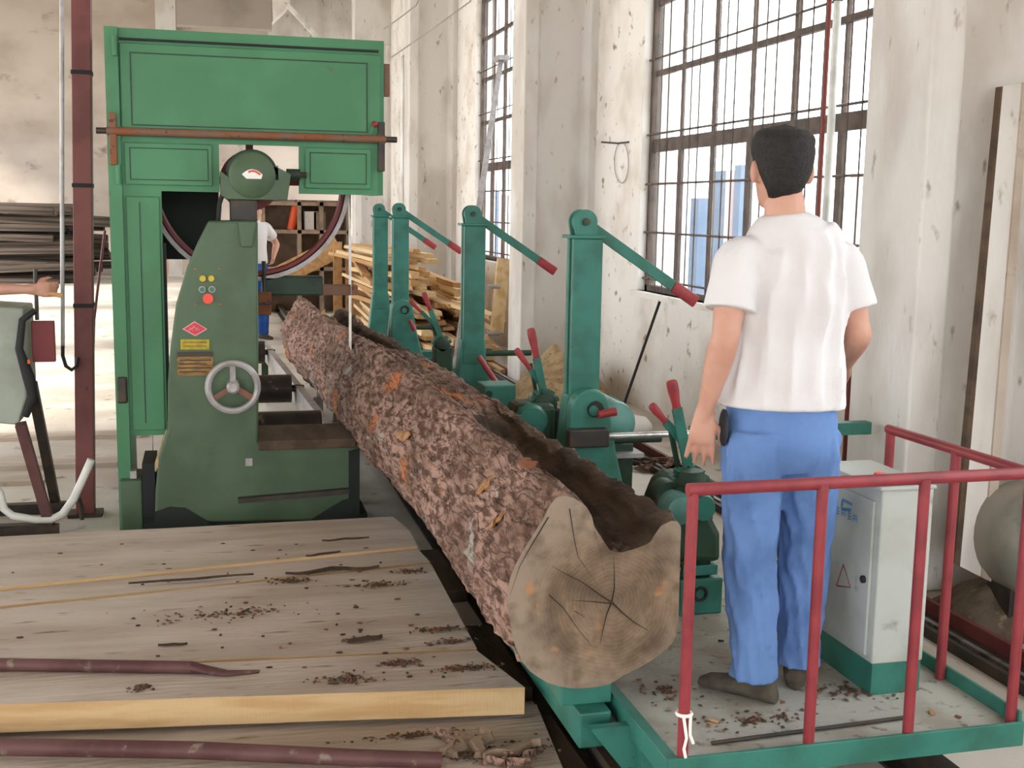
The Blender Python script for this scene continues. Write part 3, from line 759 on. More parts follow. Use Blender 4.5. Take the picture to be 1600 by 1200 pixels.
MB().prism([(X0 - .12, Y0 + .30, PZ - .02), (X0 + .02, Y0 + .30, PZ - .02), (X0 + .02, Y0 + .30, PZ - .15), (X0 - .02, Y0 + .30, PZ - .15)], (0, .03, 0)).build('corner_bracket', 'clamp_green', plat)
# railing of the platform
RZ = 1.027; rr = .0155
def post(x, y, z0=PZ + .005): MB().cyl((x, y, z0), (x, y, RZ), rr, n=12).build('railing_post', 'red_paint', plat, True)
post(1.212, 2.785); post(1.585, 2.785); post(1.895, 2.785); post(2.243, 2.80); post(2.236, 3.135); post(2.236, 3.50)
MB().cyl((1.197, 2.785, RZ), (2.258, 2.80, RZ), .0175, n=12).build('top_rail', 'red_paint', plat, True)
MB().cyl((2.240, 2.79, RZ), (2.236, 3.515, RZ - .006), .0165, n=12).build('top_rail', 'red_paint', plat, True)
# string knotted on the corner post
st = thing('white_string', 'white string knotted round the corner post of the red railing', 'string', (1.212, 2.785, .39))
MB().torus((1.212, 2.785, .415), (0, 0, 1), .0195, .005, 20, 6).build('knot_loop', 'string_white', st, True)
MB().tube([(1.202, 2.764, .415), (1.207, 2.762, .385), (1.212, 2.762, .355), (1.206, 2.763, .325), (1.212, 2.763, .30)], .0045, 6).build('tail', 'string_white', st, True)
MB().tube([(1.222, 2.765, .415), (1.221, 2.763, .385), (1.222, 2.763, .362), (1.232, 2.763, .338)], .0045, 6).build('tail', 'string_white', st, True)
rod = MB().cyl(P(1112, 1161, z=PZ + .008), P(1412, 1121, z=PZ + .008), .006, n=8).build('iron_rod', 'dark_iron')
tag(rod, 'thin dark iron rod lying on the platform deck behind the railing', 'rod')
for i in range(26):
    a, b_ = random.uniform(1060, 1500), random.uniform(985, 1150)
    p = P(a, b_, z=PZ + .002)
    if not (X0 + .08 < p.x < X1 - .06 and Y0 + .05 < p.y < 3.6) or (1.42 < p.x < 1.72 and 2.98 < p.y < 3.5) or (p.x > 1.88 and p.y > 3.0): continue
    m_ = MB().box(p + V((0, 0, .002)), (random.uniform(.01, .035), random.uniform(.006, .014), .004), Matrix.Rotation(random.uniform(0, 3), 3, 'Z'))
    tag(m_.build('bark_chip', random.choice(('orange_dull', 'tan_wood', 'bark_dark'))), 'small bark chip scattered on the platform deck', 'bark chip', 'bark chips on the platform deck')

# control cabinet on the platform
cx0, cx1, cy0, cy1 = 1.945, 2.12, 3.065, 3.43
cz0, cz1 = .38, .925
cab = thing('control_cabinet', 'pale grey control cabinet with red buttons on top inside the railing', 'cabinet', ((cx0 + cx1) / 2, cy0 + .15, PZ))
MB().bb(cx0 + .004, cx1 - .004, cy0 + .004, cy1 - .004, PZ, cz0).build('plinth', 'clamp_green', cab)
body = MB().bb(cx0, cx1, cy0, cy1, cz0, cz1).build('body', 'cabinet_grey', cab, bevel=.006)
MB().bb(cx0 - .012, cx1 + .004, cy0 - .008, cy1, cz1, cz1 + .012).build('lid', 'cabinet_grey', cab, bevel=.004)
dr = MB().bb(cx0 - .010, cx0, cy0 + .03, cy1 - .02, cz0 + .02, cz1 - .04).build('door', 'cabinet_grey', cab, bevel=.003)
def onx(px, py): return P(px, py, x=cx0 - .0105)
p = onx(1350, 905); MB().lathe(p, (-1, 0, 0), [(.012, 0), (.012, .008), (.006, .012)], 12).build('lock', 'black_rubber', dr, True)
tri = [onx(1307, 915), onx(1329, 918), onx(1318, 882)]
MB().tube([tri[0], tri[1], tri[2], tri[0]], .0022, 4).build('warning_triangle', 'grip_red', dr)
lg = [onx(1331, 788), onx(1317, 781), onx(1316, 789), onx(1316, 795), onx(1330, 797)]
MB().tube(lg, .005, 4).build('maker_logo', 'blue_print', dr)
for i in range(4):
    a = 1306 + i * 9; b_ = 793 + i * 4.2
    g = MB()
    for (u0, v0, u1, v1) in (((0, 0, 6, 1), (3, -3, 3, 10), (0, 4, 6, 6), (0, 9, 6, 10)) if i % 2 == 0 else ((0, -1, 0, 9), (6, 1, 6, 11), (0, -1, 6, 1), (0, 4, 6, 6), (3, -1, 3, 9))):
        g.tube([onx(a + u0, b_ + v0), onx(a + u1, b_ + v1)], .0014, 4)
    g.build('lettering', 'blue_print', dr)
p = P(1318, 745, z=cz1 + .012)
zt = cz1 + .012
def topbtn(px, py, r, h, m_, nm, collar=True):
    p = P(px, py, z=zt + h); p.z = zt
    p.x = min(max(p.x, cx0 + .02), cx1 - .02); p.y = min(max(p.y, cy0 + .03), cy1 - .03)
    k_ = MB().cyl(p, p + V((0, 0, h * .55)), r * .6, n=14).build(nm, 'cast_grey', cab, True)
    MB().lathe(p + V((0, 0, h * .55)), (0, 0, 1), [(r * .8, 0), (r, h * .2), (r * .8, h * .45)], 14).build('button_cap', m_, k_, True)
topbtn(1318, 741, .018, .03, 'button_coral', 'stop_button'); topbtn(1386, 763, .014, .03, 'button_red', 'push_button'); topbtn(1366, 766, .010, .016, 'cast_grey', 'push_button'); topbtn(1384, 774, .009, .018, 'dark_iron', 'push_button')
topbtn(1345, 752, .010, .016, 'button_green', 'push_button')

# ---------------------------------------------------------------- log clamps (headblocks)
def lever(root, base, tip, grip_len, w=.030, gm='grip_red', gw=None, nm='lever', bar=False):
    base = V(base); tip = V(tip); d = (tip - base).normalized(); k = tip - d * grip_len
    lv = MB().beam(base, k, w, .012, (0, 1, 0)).build(nm, 'clamp_green', root, bevel=.003)
    g = MB(); gw = gw or w * .62
    a, b_ = frame(d, V((0, 1, 0))); rings_ = []
    shape = ((0, .80, .45), (.12, .72, .5), (.35, .80, .6), (.6, 1.0, .6), (.85, 1.02, .55), (.96, .9, .5), (1.0, .6, .35)) if not bar else ((0, 1.0, .32), (.5, 1.02, .32), (.97, 1.02, .32), (1.0, .9, .25))
    for t, wd, ht in shape:
        ring = []
        for j in range(12):
            c_, s_ = math.cos(2 * math.pi * j / 12), math.sin(2 * math.pi * j / 12)
            c_ = math.copysign(abs(c_) ** .6, c_); s_ = math.copysign(abs(s_) ** .6, s_)
            ring.append(k + d * grip_len * t + b_ * gw * wd * c_ + a * gw * ht * s_)
        rings_.append(ring)
    g.loft(rings_).build('grip', gm, lv, True)
    return lv
def headblock(px_post, Y, ztop, label, front_knee=True, shaft=1.0, crank=None):
    xm = P(px_post, 500, y=Y).x
    r = thing('log_clamp', label, 'log clamp', (xm, Y, .345), 'green log clamps along the carriage')
    w_ = .066
    # post: channel with a groove on the log side
    pr = [(-w_, -.05), (w_, -.05), (w_, .05), (-w_, .05), (-w_, .018), (-w_ + .02, .018), (-w_ + .02, -.018), (-w_, -.018)]
    MB().prism([(xm + a, Y + b_, .80) for a, b_ in pr], (0, 0, ztop - .8)).build('post', 'clamp_green', r, bevel=.005)
    MB().bb(xm - w_ - .02, xm + w_ + .01, Y - .06, Y + .06, ztop, ztop + .014).build('cap_plate', 'clamp_green', r, bevel=.003)
    lug = MB()
    for dy in (-.035, .035):
        poly = [(xm - .055, Y + dy - .008, ztop + .014), (xm + .045, Y + dy - .008, ztop + .014)]
        poly += [(xm - .012 + .052 * math.cos(a), Y + dy - .008, ztop + .07 + .052 * math.sin(a)) for a in [math.radians(-15 + 210 * i / 12) for i in range(13)]]
        lug.prism(poly, (0, .016, 0))
    lug.build('pivot_lug', 'clamp_green', r)
    pc = V((xm - .012, Y, ztop + .07))
    MB().cyl(pc + V((0, -.055, 0)), pc + V((0, .055, 0)), .016, n=12).build('pivot_pin', 'dark_green', r, True)
    MB().lathe(pc + V((0, -.02, 0)), (0, 1, 0), [(.046, 0), (.046, .04)], 20).build('cam', 'clamp_green', r, True)
    lever(r, pc + V((.02, -.01, -.012)), pc + V((.53, -.01, -.345)), .13, .048, nm='dog_arm', gw=.027, bar=True)
    # knee casting and base slide
    k0 = xm - .10
    poly = [(xm - .14, .345), (xm + .20, .345), (xm + .17, .48), (xm + .085, .80), (xm + .075, .95), (xm - .075, .95), (xm - .09, .8), (xm - .12, .5)]
    MB().prism([(a, Y - .045, z) for a, z in poly], (0, .10, 0)).build('knee', 'clamp_green', r, bevel=.012)
    MB().bb(xm - .16, xm + .5, Y - .07, Y + .09, .345, .40).build('slide_base', 'clamp_green', r, bevel=.006)
    if front_knee:
        yf = Y - .14
        cxk = xm - .0; rk = .088; zk = .90
        poly = [(cxk + rk * math.cos(math.radians(a)), zk + rk * math.sin(math.radians(a))) for a in range(0, 181, 15)]
        poly += [(cxk - rk - .01, .72), (cxk - rk + .01, .40), (cxk + .20, .40), (cxk + .12, .72)]
        MB().prism([(a, yf, z) for a, z in poly], (0, .07, 0)).build('bearing_plate', 'clamp_green', r, bevel=.012)
        bo = MB().lathe((cxk + .02, yf - .006, zk), (0, 1, 0), [(.036, 0), (.036, .02)], 20).build('bore_shade', 'dark_part_and_shade', r, True)  # raised dark disc painting the shade inside the hole
        MB().cyl((cxk + .01, yf - .012, zk - .004), (cxk + .01, yf, zk - .004), .022, n=14).build('bore_pin', 'clamp_green', r, True)
    MB().cyl((xm + .07, Y - .02, .74 if front_knee else .86), (xm + .07 + .3 * shaft, Y - .02, .74 if front_knee else .86), .018, n=10).build('rack_shaft', 'dark_green', r, True)
    if crank:
        a, b_ = crank
        g = MB().tube([a, lerp(a, b_, .3), b_], [.017, .0165, .019], 10)
        g.build('crank_handle', 'grip_red', r, True)
    return r, xm
r1, xm1 = headblock(911, 4.87, 1.62, 'tall green log clamp with a bright steel rod reaching past the worker')
# long steel rod and green rack of the near clamp
ra, rb = P(905, 683, y=4.70), P(1125, 681, y=4.70)
MB().cyl(ra, (rb.x + .45, 4.70, ra.z), .014, n=12).build('steel_rod', 'steel', r1, True)
MB().bb(ra.x - .05, ra.x + .13, 4.68, 4.735, ra.z - .045, ra.z + .035).build('rod_socket', 'dark_iron', r1, bevel=.008)
MB().bb(rb.x - .1, P(1358, 680, y=4.78).x, 4.76, 4.82, ra.z - .045, ra.z + .012).build('rack_bar', 'clamp_green', r1, bevel=.004)
MB().cyl(P(935, 648, y=4.68), P(962, 643, y=4.68), .017, .019, 10).build('crank_handle', 'grip_red', r1, True)
headblock(738, 7.04, 1.635, 'green log clamp with a red crank handle, nearer the saw blade', False, 1.0,
          (P(748, 557, y=6.9), P(779, 604, y=6.85)))
headblock(625, 9.80, 1.65, 'green log clamp beyond the saw blade, with a round bored lug low on its post', True, .8, (P(640, 500, y=9.6), P(648, 516, y=9.6)))
headblock(594, 10.96, 1.645, 'green log clamp furthest along the carriage, beside the timber heap', False, .8)

# dog lever units between the clamps
def lever_unit(Yv, a_base, a_tip, b_base, b_tip, label, gl=.11, box_px=None):
    base = P(*a_base, y=Yv)
    r = thing('lever_stand', label, 'lever stand', (base.x, Yv, .345), 'dog lever stands on the carriage')
    lever(r, base, P(*a_tip, y=Yv), gl, .04, gw=.021)
    lever(r, P(*b_base, y=Yv + .02), P(*b_tip, y=Yv + .02), gl * .85, .03, gw=.016)
    dirn = (P(*a_tip, y=Yv) - base).normalized()
    MB().beam(base - dirn * .02 + V((-.03, .03, 0)), base + dirn * .16 + V((-.03, .03, 0)), .016, .016, (0, 1, 0)).build('link_rod', 'dark_green', r)
    MB().lathe(base + V((0, -.05, -.04)), (0, 1, 0), [(.045, 0), (.058, .01), (.058, .11)], 16).build('pivot_hub', 'dark_green', r, True)
    for i in range(5):
        a = math.radians(20 + 35 * i)
        MB().box(base + V((math.cos(a) * .065, .01, -.04 + math.sin(a) * .065)), (.022, .06, .022), Matrix.Rotation(-a, 3, 'Y')).build('ratchet_tooth', 'clamp_green', r)
    MB().bb(base.x - .06, base.x + .08, Yv - .05, Yv + .09, .345, base.z - .06).build('stand_block', 'dark_green', r, bevel=.012)
    return r, base
u1, bs1 = lever_unit(5.55, (850, 618), (829, 513), (845, 600), (806, 545), 'pair of red-gripped green levers standing between the two nearer log clamps', .15)
MB().bb(P(800, 640, y=5.5).x, P(862, 640, y=5.5).x, 5.42, 5.62, .42, P(830, 628, y=5.5).z).build('gear_case', 'dark_green', u1, bevel=.03)
MB().lathe(P(832, 660, y=5.4), (0, 1, 0), [(.07, 0), (.085, .02), (.085, .09)], 20).build('gear_disc', 'clamp_green', u1, True)
lever_unit(8.7, (690, 530), (662, 457), (684, 512), (640, 470), 'pair of red-gripped green levers in front of the timber heap', .14)
# near setworks: cast drive beside the worker
u2, bs2 = lever_unit(3.95, (1078, 742), (1049, 594), (1066, 690), (1017, 632), 'cast green lever drive with red grips beside the worker\'s hand', .105)
del u2['group']
g0 = 3.86
def gx(px, py, y=g0): return P(px, py, y=y)
MB().bb(gx(1066, 860).x, gx(1132, 860).x, g0, g0 + .3, PZ, gx(1100, 905).z).build('drive_base', 'clamp_green', u2, bevel=.006)
MB().bb(gx(1070, 860).x, gx(1125, 860).x, g0 + .01, g0 + .28, gx(1100, 905).z + .01, gx(1100, 885).z).build('drive_plate', 'clamp_green', u2, bevel=.004)
MB().prism([tuple(gx(a, b_)) for a, b_ in ((1062, 880), (1128, 880), (1128, 835), (1110, 800), (1112, 770), (1100, 752), (1070, 752), (1052, 765), (1038, 800), (1045, 835))], (0, .24, 0)).build('drive_casting', 'dark_green', u2, bevel=.025)
MB().lathe(gx(1066, 800, g0 - .07), (0, 1, 0), [(.02, 0), (.05, .01), (.062, .05), (.062, .09)], 20).build('shaft_cap', 'teal_paint', u2, True)
MB().lathe(gx(1100, 795, g0 - .03), (0, 1, 0), [(.045, 0), (.052, .02), (.052, .06)], 20).build('shaft_cap', 'clamp_green', u2, True)
MB().lathe(gx(1047, 775, g0 + .02), (0, 1, 0), [(.052, 0), (.052, .08)], 14).build('gear_disc', 'dark_green', u2, True)
MB().torus(gx(1095, 928, g0 - .004), (0, 1, 0), .024, .006, 20, 6).build('base_ring', 'dark_part_and_shade', u2, True)
MB().bb(gx(1030, 850).x, gx(1066, 850).x, g0 + .02, g0 + .2, .345, gx(1050, 845).z).build('side_bracket', 'clamp_green', u2, bevel=.01)
MB().cyl(gx(1082, 755), gx(1082, 735), .05, .042, 14).build('lever_socket', 'dark_green', u2, True)
# teal motor behind the near clamp
mc = P(948, 655, y=5.25)
mo = thing('electric_motor', 'rounded teal electric motor behind the near log clamp', 'motor', (mc.x, 5.3, .345))
MB().lathe((mc.x, 5.1, mc.z), (0, 1, 0), [(.05, 0), (.10, .03), (.105, .06), (.105, .34), (.09, .38), (.05, .40)], 24).build('motor_shell', 'teal_paint', mo, True)
for i in range(7):
    a = math.radians(-60 + 40 * i); d = V((math.cos(a), 0, math.sin(a)))
    MB().beam(V((mc.x, 5.17, mc.z)) + d * .106, V((mc.x, 5.43, mc.z)) + d * .106, .012, .006, d).build('cooling_fin', 'teal_paint', mo)
MB().bb(mc.x - .09, mc.x + .10, 5.14, 5.46, .345, mc.z - .1).build('motor_mount', 'dark_green', mo, bevel=.008)
MB().bb(mc.x - .10, mc.x + .13, 5.08, 5.5, mc.z - .155, mc.z - .135).build('belt_rail', 'cast_grey', mo)
# green block and cross slide by the second clamp
sb = thing('slide_unit', 'teal green cross slide block at the foot of the second log clamp', 'slide unit', (P(790, 640, y=6.3).x, 6.3, .345))
p_, q_ = P(757, 603, y=6.3), P(806, 640, y=6.3)
MB().bb(p_.x, q_.x, 6.3, 6.5, q_.z, p_.z).build('slide_block', 'clamp_green', sb, bevel=.008)
MB().bb(P(770, 640, y=6.2).x, P(842, 640, y=6.2).x, 6.2, 6.55, P(800, 662, y=6.2).z, q_.z).build('slide_table', 'clamp_green', sb, bevel=.008)
MB().bb(P(785, 640, y=6.2).x, P(835, 640, y=6.2).x, 6.24, 6.5, .345, P(800, 662, y=6.2).z).build('slide_foot', 'dark_green', sb)
MB().lathe(P(764, 616, y=6.29), (0, 1, 0), [(.02, 0), (.02, .02)], 12).build('bolt', 'dark_green', sb)

# ================================================================ ROLLER TABLE behind the saw
rt = thing('roller_table', 'outfeed table with dark iron rollers between the saw pedestal and log', 'roller table', (.4, 8.5, 0))
ra0, rb0 = P(409, 537, z=.45), P(523, 688, z=.45)
MB().beam((ra0.x + .02, ra0.y, .40), (rb0.x + .02, rb0.y + .1, .40), .05, .14).build('side_channel', 'cast_grey', rt)
MB().bb(-.14, -.08, 6.75, 11.4, .33, .47).build('side_channel', 'dark_green', rt)
for yy, rr_ in ((6.86, .11), (8.45, .10), (10.6, .10)):
    xe = lerp(rb0.x, ra0.x, (yy - rb0.y) / (ra0.y - rb0.y))
    rl_ = MB().cyl((-.07, yy, .45), (xe - .03, yy, .45), rr_, n=24).build('roller', 'roller_iron', rt, True)
    MB().cyl((-.13, yy, .45), (xe + .06, yy, .45), .025, n=10).build('roller_shaft', 'dark_iron', rl_)
for yy in (7.3, 11.2):
    for xx in (-.11, lerp(rb0.x, ra0.x, (yy - rb0.y) / (ra0.y - rb0.y)) + .02):
        MB().bb(xx - .03, xx + .03, yy - .03, yy + .03, 0, .33).build('table_leg', 'dark_green', rt)
for a, b_ in ((497, 600), (523, 636)):
    p = P(a, b_, y=7.4 if a > 510 else 8.0)
    br = MB().box(p, (.075, .02, .02)).box(p + V((0, 0, -.05)), (.02, .02, .09)).bb(p.x - .03, p.x + .03, p.y - .03, p.y + .03, .345 if False else .0, p.z - .09)
    tag(br.build('bracket_post', 'pale_wood' if False else 'cast_grey'), 'pale T-shaped bracket standing beside the log near the rollers', 'bracket', 'T-shaped brackets beside the log')

# ================================================================ PLANKS in the foreground
def plank(pts_top, z, th, label, mats=('plank_raw', 'plank_dust'), wav=.008, name='timber_plank', seed=0):
    """quadrilateral board: back-left, back-right, front-right, front-left pixels of its upper face"""
    q = [P(a, b_, z=z) for a, b_ in pts_top]
    bl, brr, fr, fl = q
    n = 26; m_ = MB(); T = []; B = []
    for i in range(n + 1):
        t = i / n
        a = lerp(bl, brr, t); b_ = lerp(fl, fr, t)
        wv = noise.noise(V((t * 9 + seed * 3.1, seed, 0))) * wav; wv2 = noise.noise(V((t * 9 + seed * 5.7, seed, 7))) * wav
        a = a + V((0, wv, 0)); b_ = b_ + V((0, wv2, 0))
        if i == n:
            a.x += noise.noise(V((seed * 2.3, 1, 1))) * .01
        T.append((a, b_)); B.append((a - V((0, 0, th)), b_ - V((0, 0, th))))
    vs = []
    for (a, b_), (c, d) in zip(T, B): vs += [a, b_, c, d]
    m_.v = vs
    for i in range(n):
        o = i * 4; k = o + 4
        m_.f += [(o, o + 1, k + 1, k), (o + 1, o + 3, k + 3, k + 1), (o + 3, o + 2, k + 2, k + 3), (o + 2, o, k, k + 2)]; m_.m += [1, 0, 0, 0]
    m_.f += [(0, 2, 3, 1), (n * 4, n * 4 + 1, n * 4 + 3, n * 4 + 2)]; m_.m += [0, 0]
    o = m_.build(name, list(mats), loc=(q[0] + q[2]) / 2 - V((0, 0, z)))
    return tag(o, label, 'plank')
ZP = .20
plank([(-700, 874), (614, 807), (638, 826), (-700, 916)], ZP, .05, 'dusty sawn plank lying along the foot of the saw pedestal', seed=1)
plank([(-700, 916), (638, 826), (652, 853), (-700, 988)], ZP, .055, 'dusty plank with a yellow sawn edge, second from the saw pedestal', seed=2)
plank([(-700, 994), (652, 857), (672, 876), (200, 917), (-700, 998)][0:2] + [(672, 878), (-700, 1020)], ZP - .012, .05, 'narrow tapering plank with bark along its front edge', seed=3)
plank([(-700, 1024), (674, 881), (745, 1013), (-700, 1078)], ZP - .004, .055, 'widest dusty plank in the deck, strewn with bark crumbs', seed=4)
plank([(-700, 1082), (746, 1016), (820, 1074), (-700, 1123)], ZP + .004, .092, 'thick beam-like plank showing a clean yellow sawn front face', seed=5, wav=.004)
plank([(-700, 1125), (838, 1100), (905, 1262), (-700, 1262)], .09, .06, 'dark lower plank covered in bark below the thick yellow beam', mats=('sleeper_wood', 'plank_dust'), seed=6)
for i, yy in enumerate((3.3, 4.3, 5.3)):
    for xx in (-1.4, .3):
        o = MB().bb(xx - .08, xx + .08, yy - .42, yy + .42, 0, .085 if yy > 3.5 else .03).build('plank_bearer', 'sleeper_wood')
        tag(o, 'dark timber bearer under the plank deck', 'timber', 'bearers under the plank deck')
# bark strips and crumbs on the planks
TONE = dict(bark_dark='dark', orange_dull='reddish', sleeper_wood='dull brown')
def flake(px, py, z, L, W, ang, m_='bark_dark', h=.008, lab='dark bark strip lying on the plank deck', grp='bark strips on the plank deck', nm='bark_strip'):
    p = P(px, py, z=z); n = 8; d = V((math.cos(ang), math.sin(ang), 0)); s_ = V((-d.y, d.x, 0)); rings_ = []
    for i in range(n + 1):
        t = i / n; c = p + d * L * (t - .5) + s_ * noise.noise(V((t * 3, px, py))) * W
        w_ = W * (.25 + .75 * math.sin(math.pi * min(max(t, .06), .94))) * (1 + .5 * noise.noise(V((t * 8, py, px))))
        rings_.append([c - s_ * w_ * .5, c - s_ * w_ * .25 + V((0, 0, h)), c + s_ * w_ * .3 + V((0, 0, h * .8)), c + s_ * w_ * .5])
    o = MB().loft(rings_).build(nm, m_, loc=p, smooth=True)
    if nm == 'bark_strip' and m_ == 'orange_dull': lab, grp = 'reddish bark flake lying on the plank deck', 'reddish bark flakes on the plank deck'
    return tag(o, lab, 'bark', grp)
flake(520, 891, ZP, .40, .05, .05); flake(300, 905, ZP, .5, .022, .05); flake(540, 843, ZP, .22, .018, .05)
flake(270, 1008, ZP, .10, .014, -.05); flake(570, 1000, ZP, .13, .03, 0.2, 'bark_dark', .014)
flake(505, 866, ZP, .16, .02, .25)
def litter(px, py, z, rx, ry_, n, label, seed):
    """crumbled bark: far too many bits to pick out one by one"""
    rnd = random.Random(seed); c = P(px, py, z=z); m_ = MB()
    for i in range(n):
        a = rnd.uniform(0, 6.28); r_ = abs(rnd.gauss(0, .5))
        p = c + V((math.cos(a) * r_ * rx, math.sin(a) * r_ * ry_, 0))
        R = Matrix.Rotation(rnd.uniform(0, 6.28), 3, 'Z') @ Matrix.Rotation(rnd.uniform(-.5, .5), 3, 'X')
        sz = rnd.uniform(.4, 1.0)
        q = [R @ V(v) * sz for v in ((-.012, -.004, 0), (.004, -.007, .001), (.013, .002, 0), (-.003, .007, .001), (0, 0, .006))]
        m_.add([p + v + V((0, 0, .0025)) for v in q], [(0, 1, 4), (1, 2, 4), (2, 3, 4), (3, 0, 4), (3, 2, 1, 0)], rnd.choice((0, 0, 1, 2)))
    o = m_.build('bark_litter', ['bark_dark', 'orange_dull', 'sleeper_wood'], loc=c); stuff(o)
    return tag(o, label, 'bark litter')
zk = ZP + .004
for i, (a, b_, rx, ry_, n, lab) in enumerate((
        (219, 1076, .05, .03, 60, 'reddish crumbled bark clump on the thick yellow-fronted plank near the bar'), (540, 1062, .11, .05, 110, 'wide scatter of brown bark litter halfway along the thick plank'),
        (690, 984, .12, .03, 110, 'dark bark litter band at the end of the widest plank'), (705, 1003, .09, .03, 90, 'reddish bark litter band just above the thick plank end'),
        (620, 1037, .09, .03, 80, 'bark litter along the seam of the thick plank'), (725, 1045, .13, .04, 130, 'bark litter at the sawn end of the thick plank'),
        (455, 908, .13, .05, 90, 'brown bark litter on the wide plank near the narrow board'), (590, 915, .16, .06, 100, 'scattered bark litter on the wide plank towards the log'),
        (640, 893, .09, .04, 70, 'bark litter beside the tapering plank end'), (560, 1000, .08, .03, 60, 'small dark bark litter clump on the wide plank'), (350, 960, .45, .12, 120, 'thin bark litter spread over the middle of the wide plank'))):
    litter(a, b_, zk if b_ > 1015 else ZP - .003, rx, ry_, n, lab, i)
litter(770, 1178, .092, .22, .07, 260, 'thick dark bark litter on the lower plank below the yellow beam', 60)
litter(640, 1150, .092, .3, .03, 90, 'bark litter along the foot of the thick yellow beam', 61)
litter(1180, 1125, PZ, .22, .06, 70, 'bark litter trodden on the platform deck near the worker', 50)
litter(1330, 1080, PZ, .2, .12, 80, 'bark litter on the deck between the worker and cabinet', 51)
litter(1040, 1080, PZ, .12, .12, 60, 'bark litter on the deck beside the log end', 52)
for i in range(70):
    a = random.uniform(0, 720) if i % 3 else random.uniform(420, 740); b_ = random.uniform(830, 1065)
    if a > 570 + (b_ - 810) * .55 or b_ < 850: continue
    z = ZP + (.004 if b_ > 1030 else -.002)
    p = P(a, b_, z=z)
    mk = random.choice(('bark_dark', 'orange_dull', 'bark_dark', 'sleeper_wood'))
    m_ = MB().ball(p + V((0, 0, .002)), (random.uniform(.004, .014), random.uniform(.003, .008), .004), 6, 4)
    tag(m_.build('bark_crumb', mk), 'tiny %s bark crumb scattered on the plank deck' % TONE[mk], 'bark crumb', '%s bark crumbs on the plank deck' % TONE[mk])
for (a, b_, L, W, an) in ((712, 1168, .15, .05, 1.35), (750, 1165, .17, .06, 1.25), (690, 1182, .16, .05, .9), (800, 1175, .2, .05, .3), (815, 1190, .12, .04, .6), (700, 1158, .14, .03, 1.9), (780, 1190, .1, .04, .2)):
    flake(a, b_, .095, L, W, an, random.choice(('bark', 'sleeper_wood', 'cupboard_brown')), .022, 'curled bark piece on the lower plank below the yellow beam', 'curled bark pieces under the yellow beam', 'bark_piece')
# maroon bars lying across
b1 = thing('iron_bar', 'maroon round iron bar with flattened end lying along the wide plank', 'bar', P(100, 1046, z=ZP))
ba, bb_ = P(-500, 1030, z=ZP + .025), P(300, 1043, z=ZP + .025)
MB().cyl(ba, bb_, .021, n=14).build('bar_shaft', 'maroon_bar', b1, True)
bc, bdd = P(355, 1052, z=ZP + .010), P(405, 1049, z=ZP + .008)
d_ = (bb_ - ba).normalized(); s_ = V((-d_.y, d_.x, 0))
rings_ = []
for c, w_, h_3 in ((bb_, .021, .021), (lerp(bb_, bc, .5), .026, .011), (bc, .024, .006), (bdd, .008, .005)):
    rings_.append([c + s_ * w_ * math.cos(2 * math.pi * j / 10) + V((0, 0, 1)) * h_3 * math.sin(2 * math.pi * j / 10) for j in range(10)])
MB().loft(rings_).build('flattened_end', 'maroon_bar', b1, True)
b2 = MB().tube([P(-500, 1158, z=.13), P(300, 1172, z=.128), P(560, 1184, z=.124), P(690, 1188, z=.12)], [.026, .026, .025, .024], 14).build('iron_bar', 'maroon_bar', smooth=True, loc=P(100, 1180, z=.09))
tag(b2, 'maroon iron bar on the lower plank below the yellow beam', 'bar')

# ================================================================ PEOPLE
def rot_z(v, a): return Matrix.Rotation(a, 3, 'Z') @ v
def eloft(m_, pts, rx, ry, right, n=20, disp=None, cap_round=True):
    """loft of ellipses along pts; rx along `right`, ry across"""
    pts = [V(p) for p in pts]; rings_ = []
    for i, p in enumerate(pts):
        t = (pts[min(i + 1, len(pts) - 1)] - pts[max(i - 1, 0)]).normalized()
        a = (right - t * right.dot(t)).normalized(); b_ = t.cross(a)
        ring = []
        for j in range(n):
            th = 2 * math.pi * j / n; k = 1.0
            if disp: k += disp(i / (len(pts) - 1), th, p)
            ring.append(p + a * rx[i] * k * math.cos(th) + b_ * ry[i] * k * math.sin(th))
        rings_.append(ring)
    m_.loft(rings_)
def spline(keys, n):
    """Catmull-Rom through tuples"""
    out = []
    K = [V(k) if len(k) == 3 else list(k) for k in keys]
    for i in range(len(K) - 1):
        p0 = K[max(i - 1, 0)]; p1 = K[i]; p2 = K[i + 1]; p3 = K[min(i + 2, len(K) - 1)]
        for s_ in range(n):
            t = s_ / n
            f = lambda a, b_, c, d: .5 * ((2 * b_) + (-a + c) * t + (2 * a - 5 * b_ + 4 * c - d) * t * t + (-a + 3 * b_ - 3 * c + d) * t ** 3)
            out.append([f(*v) for v in zip(p0, p1, p2, p3)])
    out.append(list(K[-1])); return out
def limb(m_, keys, right, n=16, sub=5, disp=None):
    """keys: (point, rx, ry)"""
    pts = [k[0] for k in keys]
    sp = spline([(k[0][0], k[0][1], k[0][2], k[1], k[2]) for k in keys], sub)
    eloft(m_, [V(q[:3]) for q in sp], [q[3] for q in sp], [q[4] for q in sp], right, n, disp)
